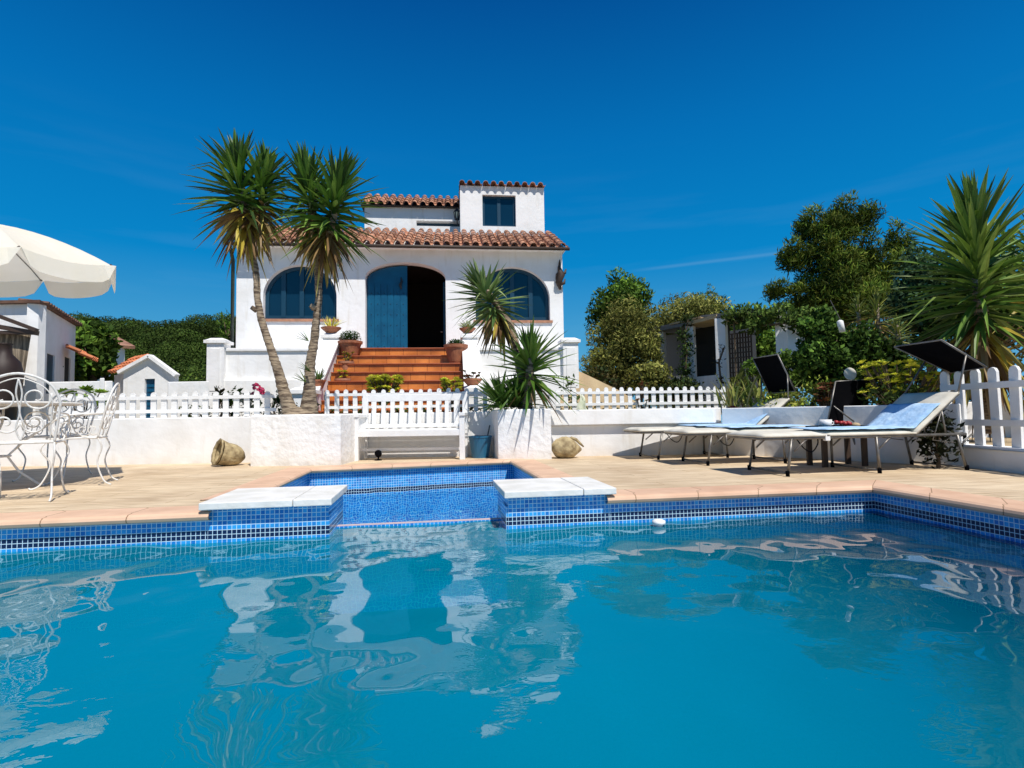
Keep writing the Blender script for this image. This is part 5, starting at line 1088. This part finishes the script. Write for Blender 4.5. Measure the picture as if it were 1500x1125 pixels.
# ------------------------------------------------------------------ table and chairs
def spiral(c, ax, ay, r0, turns, a0, sgn=1, n=26, k=.82):
    out = []
    for i in range(n + 1):
        f = i / n; r = r0 * (1 - k * f); a = a0 + sgn * f * turns * 2 * math.pi; out.append(c + ax * math.cos(a) * r + ay * math.sin(a) * r)
    return out
X, Y_, Z = Vector((1, 0, 0)), Vector((0, 1, 0)), Vector((0, 0, 1))
def table():
    c = Vector((-4.86, 5.03, 0)); t = thing('garden_table', 'round white wrought iron table under the parasol', 'table', c); Rr = .70; h = .785
    m = MB(); m.tube([c + Vector((math.cos(a) * Rr, math.sin(a) * Rr, h)) for a in np.linspace(0, 2 * math.pi, 41)[:-1]], .014, 6, closed=True); m.lathe([(.001, h - .004), (Rr, h - .004), (Rr, h + .004), (.001, h + .004)], c, 40); m.build('tabletop', 'iron', t)
    for k in range(4):
        a = .5 + k * math.pi / 2; d = Vector((math.cos(a), math.sin(a), 0)); m = MB()
        m.tube([c + d * .52 + Z * (h - .01), c + d * .50 + Z * .62, c + d * .30 + Z * .45, c + d * .17 + Z * .3, c + d * .26 + Z * .15, c + d * .40 + Z * .03, c + d * .44 + Z * .012], .011, 7)
        m.tube(spiral(c + d * .36 + Z * .62, d, Z, .11, 1.2, 0, 1), .007, 6); m.build('leg', 'iron', t, smooth=True)
    MB().tube([c + Vector((math.cos(a) * .19, math.sin(a) * .19, .3)) for a in np.linspace(0, 2 * math.pi, 25)[:-1]], .008, 6, closed=True).build('brace_ring', 'iron', t, smooth=True)
table()
def sm(pts, n=5):
    P_ = [Vector(p) for p in pts]; out = []
    for i in range(len(P_) - 1):
        p0, p1, p2, p3 = P_[max(i - 1, 0)], P_[i], P_[i + 1], P_[min(i + 2, len(P_) - 1)]
        for k in range(n): u = k / n; out.append(.5 * ((2 * p1) + (p2 - p0) * u + (2 * p0 - 5 * p1 + 4 * p2 - p3) * u * u + (3 * p1 - p0 - 3 * p2 + p3) * u ** 3))
    out.append(P_[-1]); return out
def chair():
    """faces +Y; back at -Y"""
    t = thing('garden_chair', 'white wrought iron chair with its scrolled back towards the pool', 'chair', (0, 0, 0), group='white iron chairs around the table')
    sz = .49; w = .235; d = .225; r = .0085; B = lambda m, n: m.build(n, 'iron', t, smooth=True, world=False)
    m = MB(); m.tube(sm([(-w, -d, sz), (-w - .01, 0, sz), (-w, d * .8, sz), (0, d * 1.15, sz), (w, d * .8, sz), (w + .01, 0, sz), (w, -d, sz), (0, -d - .02, sz), (-w, -d, sz)], 4), .010, 7)
    for k in range(7): x = -w + .04 + k * (2 * w - .08) / 6; m.tube([(x, -d, sz), (x, d * .92, sz)], .004, 5)
    for k in range(7): y = -d + .05 + k * .06; m.tube([(-w, y, sz), (w, y, sz)], .004, 5)
    B(m, 'seat')
    for sx in (-1, 1):
        m = MB(); m.tube(sm([(sx * w, d * .8, sz), (sx * (w + .03), d + .03, sz - .1), (sx * (w - .01), d * .8, .24), (sx * (w + .0), d + .02, .06), (sx * (w + .02), d + .09, .008), (sx * (w + .02), d + .12, .02)]), r, 7); B(m, 'leg')
        m = MB(); m.tube(sm([(sx * w, -d, sz), (sx * (w + .01), -d - .04, sz - .1), (sx * (w - .01), -d - .0, .24), (sx * (w), -d - .06, .06), (sx * (w), -d - .13, .008)]), r, 7); B(m, 'leg')
        m = MB(); m.tube(sm([(sx * w, -d - .07, .74), (sx * (w + .05), -.06, .73), (sx * (w + .05), .1, .70), (sx * (w + .03), .19, .60), (sx * w, d * .6, sz)]), .008, 6)
        m.tube(spiral(Vector((sx * (w + .04), .06, .60)), Y_, Z, .09, 1.3, 0, -1), .006, 6); m.tube(spiral(Vector((sx * (w + .02), -.10, .57)), Y_, Z, .075, 1.2, 2.5, 1), .006, 6); B(m, 'armrest')
    lean = Vector((0, -.25, 1)).normalized(); o = Vector((0, -d, sz)); f = lambda x, h: o + X * x + lean * h
    m = MB(); hw = .27; pts = [f(-w, 0), f(-hw, .22), f(-hw - .01, .36), f(-hw * .75, .51), f(0, .585), f(hw * .75, .51), f(hw + .01, .36), f(hw, .22), f(w, 0)]
    m.tube(sm(pts, 6), .011, 7); m.tube([q + Vector((0, 0, -.0)) for q in sm([f(-w + .03, .02), f(-hw + .05, .25), f(-hw + .045, .38), f(-hw * .6, .48), f(0, .545), f(hw * .6, .48), f(hw - .045, .38), f(hw - .05, .25), f(w - .03, .02)], 5)], .005, 6); B(m, 'backrest')
    m = MB()
    for sx in (-1, 1):
        m.tube(spiral(f(sx * .115, .385), X * sx, lean, .115, 1.35, math.pi * .1, -1), .0075, 6); m.tube(spiral(f(sx * .10, .17), X * sx, lean, .095, 1.25, math.pi, 1), .0075, 6)
        m.tube(sm([f(0, .02), f(sx * .03, .12), f(0, .26), f(sx * .02, .42), f(0, .54)]), .007, 6)
    B(m, 'back_scroll')
    return t
ch = chair(); ch.location = (-3.88, 4.38, 0); ch.rotation_euler.z = R(30); ch.scale = (.86, .86, .93)
c2 = copy_tree(ch); c2.location = (-4.2, 5.28, 0); c2.rotation_euler.z = R(118); c2['label'] = 'white wrought iron chair seen in profile right of the table'
c3 = copy_tree(ch); c3.location = (-5.0, 6.0, 0); c3.rotation_euler.z = R(190); c3['label'] = 'white wrought iron chair on the far side of the table facing the pool'

# ------------------------------------------------------------------ sun loungers
LA = math.atan(.145); LU = Vector((math.cos(LA), math.sin(LA), 0)); LV = Vector((-math.sin(LA), math.cos(LA), 0))
def lounger(org, label, canopy=None, raised=True, towel=None):
    """local frame: x foot to head, y across (0 near side), built in world axes at org"""
    t = thing('sun_lounger', label, 'sun lounger', org, LA, group='folding sun loungers by the pool')
    Wd = .60; zr_ = .350; f0, f1 = -.22, 1.92; mm = 'metal'; Bd = lambda m, n, mt=mm, s=True, par=None, bv=0: m.build(n, mt, par or t, smooth=s, bevel=bv, world=False)
    m = MB()
    for y in (0, Wd): m.tube([(f0, y, zr_), (f1, y, zr_)], .014, 8)
    m.tube([(f0, 0, zr_), (f0, Wd, zr_)], .014, 8); m.tube([(f1, 0, zr_), (f1, Wd, zr_)], .014, 8); m.tube([(.95, 0, zr_), (.95, Wd, zr_)], .012, 8); Bd(m, 'frame')
    for (xt, xb_) in ((.06, 0.0), (.94, .95), (1.82, 1.90)):
        for y in (0.0, Wd):
            m = MB(); m.tube([(xt, y, zr_), (xb_, y + (-.01 if y == 0 else .01), .012)], .013, 8); l = Bd(m, 'leg'); m = MB(); m.tube([(xb_ - .002, y + (-.01 if y == 0 else .01), .05), (xb_, y + (-.01 if y == 0 else .01), .0)], .018, 8); Bd(m, 'foot_cap', 'black', par=l)
        m = MB(); m.tube([(xb_, 0, .03), (xb_, Wd, .03)], .010, 6); m.tube([(xt + .02, .0, zr_ - .12), (xt + .17, .0, zr_)], .008, 6); m.tube([(xt + .02, Wd, zr_ - .12), (xt + .17, Wd, zr_)], .008, 6); Bd(m, 'brace')
    for y in (0, Wd):
        m = MB(); m.box((.42, y, zr_ + .0), (.05, .04, .06)); Bd(m, 'hinge', 'white_paint', False, bv=.004)
    # mattress
    ang = R(38) if raised else 0; hx = 1.36; th = .045
    def pad(x0, x1, z, a=0, ox=0, nm='cushion', mt='cushion', y0=-.02, y1=None, tck=th, wave=.0, nx=22):
        y1 = Wd + .02 if y1 is None else y1; m = MB(); ny = 10; vs = []
        for top in (1, 0):
            for i in range(nx + 1):
                for j in range(ny + 1):
                    s = x0 + (x1 - x0) * i / nx; y = y0 + (y1 - y0) * j / ny; ed = min(1, min(i, nx - i) / 1.6) * min(1, min(j, ny - j) / 1.4)
                    h_ = tck * (.45 + .55 * ed) if top else 0
                    h_ += wave * (noise.noise(Vector((s * 7, y * 5, 2))) + .6 * noise.noise(Vector((s * 19, y * 11, 5)))) * (1 if top else 1)
                    if a and s > ox: q = s - ox; vs.append((ox + q * math.cos(a) - h_ * math.sin(a), y, z + q * math.sin(a) + h_ * math.cos(a)))
                    else: vs.append((s, y, z + h_))
        n1 = (nx + 1) * (ny + 1); fs = []
        for i in range(nx):
            for j in range(ny): q = i * (ny + 1) + j; fs += [(q, q + ny + 1, q + ny + 2, q + 1), (n1 + q, n1 + q + 1, n1 + q + ny + 2, n1 + q + ny + 1)]
        for i in range(nx): q = i * (ny + 1); fs += [(q, n1 + q, n1 + q + ny + 1, q + ny + 1)]; q += ny; fs += [(q, q + ny + 1, n1 + q + ny + 1, n1 + q)]
        for j in range(ny): fs += [(j, j + 1, n1 + j + 1, n1 + j)]; q = nx * (ny + 1) + j; fs += [(q, n1 + q, n1 + q + 1, q + 1)]
        m.v = vs; m.f = fs; return m, nm, mt
    for a_, b_ in ((-.24, .40), (.41, 1.36)):
        m, nm, mt = pad(a_, b_, zr_ + .012); Bd(m, nm, mt)
    m, nm, mt = pad(1.36, 2.0 if raised else 1.98, zr_ + .012, ang, 1.36); Bd(m, 'headrest_cushion', mt)
    if raised:
        e = Vector((1.36 + .64 * math.cos(ang), 0, zr_ + .64 * math.sin(ang))); m = MB()
        for y in (0, Wd): m.tube([(1.36, y, zr_), (e.x, y, e.z)], .012, 8); m.tube([(e.x - .2, y, e.z - .16), (1.70, y, zr_)], .009, 6); m.tube([(e.x - .2, y, e.z - .16), (1.55, y, zr_ - .05), (1.8, y, zr_ - .08)], .006, 6)
        m.tube([(e.x, 0, e.z), (e.x, Wd, e.z)], .012, 8); Bd(m, 'backrest_frame')
    if towel:
        tw = bpy.data.objects.new
        m, nm, mt = pad(towel[0], towel[1], zr_ + .012 + th + .012, ang, 1.36, y0=.0, y1=Wd + .0, tck=.014, wave=.007, nx=60)
        o = m.build('towel', 'towel', None, smooth=True, world=False); o.location = org; o.rotation_euler.z = LA; tag(o, towel[2], 'towel')
    if canopy:
        a, b, c, d = [Vector(q) for q in canopy]; m = MB(); nrm = (b - a).cross(d - a).normalized() * .02
        m.add([a, b, c, d, a + nrm, b + nrm, c + nrm, d + nrm], [(0, 1, 2, 3), (7, 6, 5, 4), (0, 4, 5, 1), (1, 5, 6, 2), (2, 6, 7, 3), (3, 7, 4, 0)])
        inv = Matrix.Rotation(-LA, 4, 'Z') @ Matrix.Translation(-Vector(org)); m.v = [tuple(inv @ Vector(v)) for v in m.v]; cn = Bd(m, 'canopy', 'black', False, bv=.006)
        a, b, c, d = [inv @ q for q in (a, b, c, d)]
        m = MB(); m.tube([a, b], .010, 6); m.tube([d, c], .010, 6); m.tube([a, d], .008, 6); m.tube([b, c], .008, 6)
        Bd(m, 'canopy_rail', 'metal', par=cn)
        m = MB(); hpt = Vector((1.36 + .62 * math.cos(ang), -.012, zr_ + .62 * math.sin(ang) + .02)); mid = a.lerp(b, .55); m.tube([hpt, mid], .009, 6); mid2 = d.lerp(c, .55); m.tube([Vector((hpt.x, Wd + .012, hpt.z)), mid2], .009, 6); Bd(m, 'canopy_arm', 'metal')
    # cord hanging by the foot
    m = MB(); m.tube(sm([(.12, .02, zr_), (.20, .02, zr_ - .10), (.28, .02, zr_ - .13), (.34, .02, zr_ - .06), (.34, .02, zr_)]), .006, 5); Bd(m, 'cord', 'black')
    return t
OC = (2.53, 5.09, 0); OB = (2.19, 6.20, 0); OA = (1.86, 7.05, 0)
lounger(OC, 'nearest cream sun lounger with raised back and wide black canopy', [P(1379, 498, 5.32), P(1445, 538, 5.30), P(1393, 546, 5.95), P(1310, 508, 5.95)], True, (.44, 1.74, 'pale blue towel on the nearest sun lounger'))
lounger(OB, 'middle cream sun lounger lying flat with its black canopy folded upright', [P(1224, 559, 6.45), P(1212, 620, 6.40), P(1266, 622, 6.85), P(1273, 556, 6.85)], False, (.30, 1.34, 'pale blue towel on the flat middle sun lounger'))
lounger(OA, 'farthest cream sun lounger with raised back under a small tilted black canopy', [P(1139, 519, 7.35), P(1165, 573, 7.35), P(1127, 576, 7.95), P(1103, 525, 7.95)], True, (.55, 1.72, 'pale blue towel bunched on the farthest sun lounger'))
def side_table(c, label, h, w, d):
    t = thing('side_table', label, 'side table', c, LA); c = Vector(c)
    MB().box((0, 0, h - .012), (w, d, .024)).build('tabletop', 'black', t, bevel=.004, world=False)
    for sx in (-1, 1):
        for sy in (-1, 1): MB().box((sx * (w / 2 - .04), sy * (d / 2 - .03), (h - .024) / 2), (.055, .03, h - .024)).build('leg', 'brown', t, world=False)
tc_ = (3.52, 5.98, 0); side_table(tc_, 'dark low side table between the middle and nearest loungers', .40, .55, .30)
t = thing('tray', 'black serving tray on the side table between the loungers', 'tray', (3.52, 5.95, .402), LA); MB().box((0, 0, .006), (.52, .30, .012)).build('tray_base', 'black', t, bevel=.003, world=False)
m = MB(); m.box((0, -.15, .018), (.52, .01, .03)); m.box((0, .15, .018), (.52, .01, .03)); m.box((-.26, 0, .018), (.01, .30, .03)); m.box((.26, 0, .018), (.01, .30, .03)); m.build('rim', 'black', t, world=False)
t = thing('bowl', 'small white bowl on the black tray', 'bowl', (3.40, 5.95, .416)); MB().lathe([(.04, 0), (.058, .03), (.062, .085), (.056, .085), (.05, .03), (.001, .02)], (3.40, 5.95, .416), 20).build('bowl_body', 'white_paint', t, smooth=True); MB().tube([(3.46, 5.95, .48), (3.485, 5.95, .475), (3.485, 5.95, .45), (3.455, 5.95, .44)], .006).build('handle', 'white_paint', t)
t = thing('fruit', 'red fruit pieces lying on the black tray', 'fruit', (3.60, 5.95, .416)); m = MB()
for k in range(7): m.lathe([(.001, -.025), (.022, -.012), (.026, .004), (.018, .02), (.001, .024)], (3.58 + random.uniform(-.05, .06), 5.95 + random.uniform(-.05, .05), .44 + random.uniform(0, .03)), 10)
m.build('fruit_piece', mat('red_fruit', (.35, .02, .02), .4), t, smooth=True)
t = thing('snack', 'pale bread roll on the black tray beside the red fruit', 'food', (3.70, 5.93, .416)); MB().lathe([(.001, 0), (.04, .005), (.048, .025), (.03, .045), (.001, .05)], (3.71, 5.93, .416), 12).build('roll', 'sand', t, smooth=True)

# ------------------------------------------------------------------ light and sky
sv = Vector((.6, -1, 1.85)).normalized(); elev = math.asin(sv.z); az = math.atan2(sv.x, sv.y)
sun = bpy.data.lights.new('sun', 'SUN'); sun.energy = 5.0; sun.angle = R(.53); sun.color = (1, .95, .88); so = bpy.data.objects.new('sun', sun); COL.objects.link(so)
so.rotation_euler = sv.to_track_quat('Z', 'Y').to_euler(); so.location = (0, 0, 30)
w = bpy.data.worlds.new('World'); S.world = w; w.use_nodes = True; nt = w.node_tree; L = nt.links; bg = nt.nodes['Background']
sk = nt.nodes.new('ShaderNodeTexSky'); sk.sky_type = 'NISHITA'; sk.sun_disc = False; sk.sun_elevation = elev; sk.sun_rotation = az; sk.air_density = 1.0; sk.dust_density = .3; sk.ozone_density = 3.0
hs = nt.nodes.new('ShaderNodeHueSaturation'); hs.inputs['Saturation'].default_value = 1.25; L.new(sk.outputs[0], hs.inputs['Color'])
mx = nt.nodes.new('ShaderNodeMix'); mx.data_type = 'RGBA'; mx.blend_type = 'MULTIPLY'; mx.inputs[0].default_value = 1; mx.inputs[7].default_value = (.45, .95, 1.0, 1); L.new(hs.outputs[0], mx.inputs[6])
# faint high cloud streaks
tc = nt.nodes.new('ShaderNodeTexCoord'); mp = nt.nodes.new('ShaderNodeMapping'); mp.inputs['Scale'].default_value = (1.5, 1.5, 14); mp.inputs['Rotation'].default_value = (0, R(5), 0); L.new(tc.outputs['Generated'], mp.inputs[0])
nz = nt.nodes.new('ShaderNodeTexNoise'); nz.inputs['Scale'].default_value = 2.2; nz.inputs['Detail'].default_value = 5; L.new(mp.outputs[0], nz.inputs['Vector'])
rp = nt.nodes.new('ShaderNodeValToRGB'); rp.color_ramp.elements[0].position = .52; rp.color_ramp.elements[1].position = .8; rp.color_ramp.elements[1].color = (.14, .14, .14, 1); L.new(nz.outputs['Fac'], rp.inputs[0])
sp = nt.nodes.new('ShaderNodeSeparateXYZ'); L.new(tc.outputs['Generated'], sp.inputs[0]); mr = nt.nodes.new('ShaderNodeMapRange'); mr.inputs['From Min'].default_value = .45; mr.inputs['From Max'].default_value = .1; L.new(sp.outputs['Z'], mr.inputs[0])
mu = nt.nodes.new('ShaderNodeMath'); mu.operation = 'MULTIPLY'; L.new(rp.outputs[0], mu.inputs[0]); L.new(mr.outputs[0], mu.inputs[1])
m2 = nt.nodes.new('ShaderNodeMix'); m2.data_type = 'RGBA'; L.new(mu.outputs[0], m2.inputs[0])
gr = nt.nodes.new('ShaderNodeValToRGB'); L.new(sp.outputs['Z'], gr.inputs[0]); els = gr.color_ramp.elements
stops = [(0.0, (1.5, 4.2, 6.7)), (.12, (.66, 3.5, 6.4)), (.26, (.0, 2.35, 5.9)), (.45, (.0, 1.6, 4.8)), (.62, (.0, .82, 3.2)), (1.0, (.0, .40, 1.7))]
els[0].position = 0; els[0].color = (*stops[0][1], 1); els[1].position = 1; els[1].color = (*stops[-1][1], 1)
for q_, c_ in stops[1:-1]: e_ = els.new(q_); e_.color = (*c_, 1)
m3 = nt.nodes.new('ShaderNodeMix'); m3.data_type = 'RGBA'; m3.inputs[0].default_value = .94; L.new(mx.outputs[2], m3.inputs[6]); L.new(gr.outputs[0], m3.inputs[7]); L.new(m3.outputs[2], m2.inputs[6]); m2.inputs[7].default_value = (2.6, 5.2, 7.6, 1)
# thin vapour trail low over the olive trees
t1_, t2_ = ray(925, 397).normalized(), ray(1215, 362).normalized(); tn = t1_.cross(t2_).normalized(); tm = (t1_ + t2_).normalized()
def vdot(v):
    d_ = nt.nodes.new('ShaderNodeVectorMath'); d_.operation = 'DOT_PRODUCT'; nrmz = nt.nodes.new('ShaderNodeVectorMath'); nrmz.operation = 'NORMALIZE'; L.new(tc.outputs['Generated'], nrmz.inputs[0]); L.new(nrmz.outputs[0], d_.inputs[0]); d_.inputs[1].default_value = v; return d_.outputs['Value']
ab = nt.nodes.new('ShaderNodeMath'); ab.operation = 'ABSOLUTE'; L.new(vdot(tn), ab.inputs[0]); ma = nt.nodes.new('ShaderNodeMapRange'); ma.interpolation_type = 'SMOOTHSTEP'; ma.inputs['From Min'].default_value = .0045; ma.inputs['From Max'].default_value = .0; ma.inputs['To Max'].default_value = .13; L.new(ab.outputs[0], ma.inputs[0])
mb_ = nt.nodes.new('ShaderNodeMapRange'); mb_.interpolation_type = 'SMOOTHSTEP'; mb_.inputs['From Min'].default_value = math.cos(.17); mb_.inputs['From Max'].default_value = math.cos(.06); L.new(vdot(tm), mb_.inputs[0])
mc = nt.nodes.new('ShaderNodeMath'); mc.operation = 'MULTIPLY'; L.new(ma.outputs[0], mc.inputs[0]); L.new(mb_.outputs[0], mc.inputs[1])
m4 = nt.nodes.new('ShaderNodeMix'); m4.data_type = 'RGBA'; L.new(mc.outputs[0], m4.inputs[0]); L.new(m2.outputs[2], m4.inputs[6]); m4.inputs[7].default_value = (3.2, 5.4, 7.4, 1)
L.new(m4.outputs[2], bg.inputs['Color']); bg.inputs['Strength'].default_value = .10
S.view_settings.view_transform = 'Standard'; S.view_settings.look = 'None'; S.view_settings.exposure = 0
S.cycles.max_bounces = 8; S.cycles.transparent_max_bounces = 12; S.cycles.sample_clamp_indirect = 6
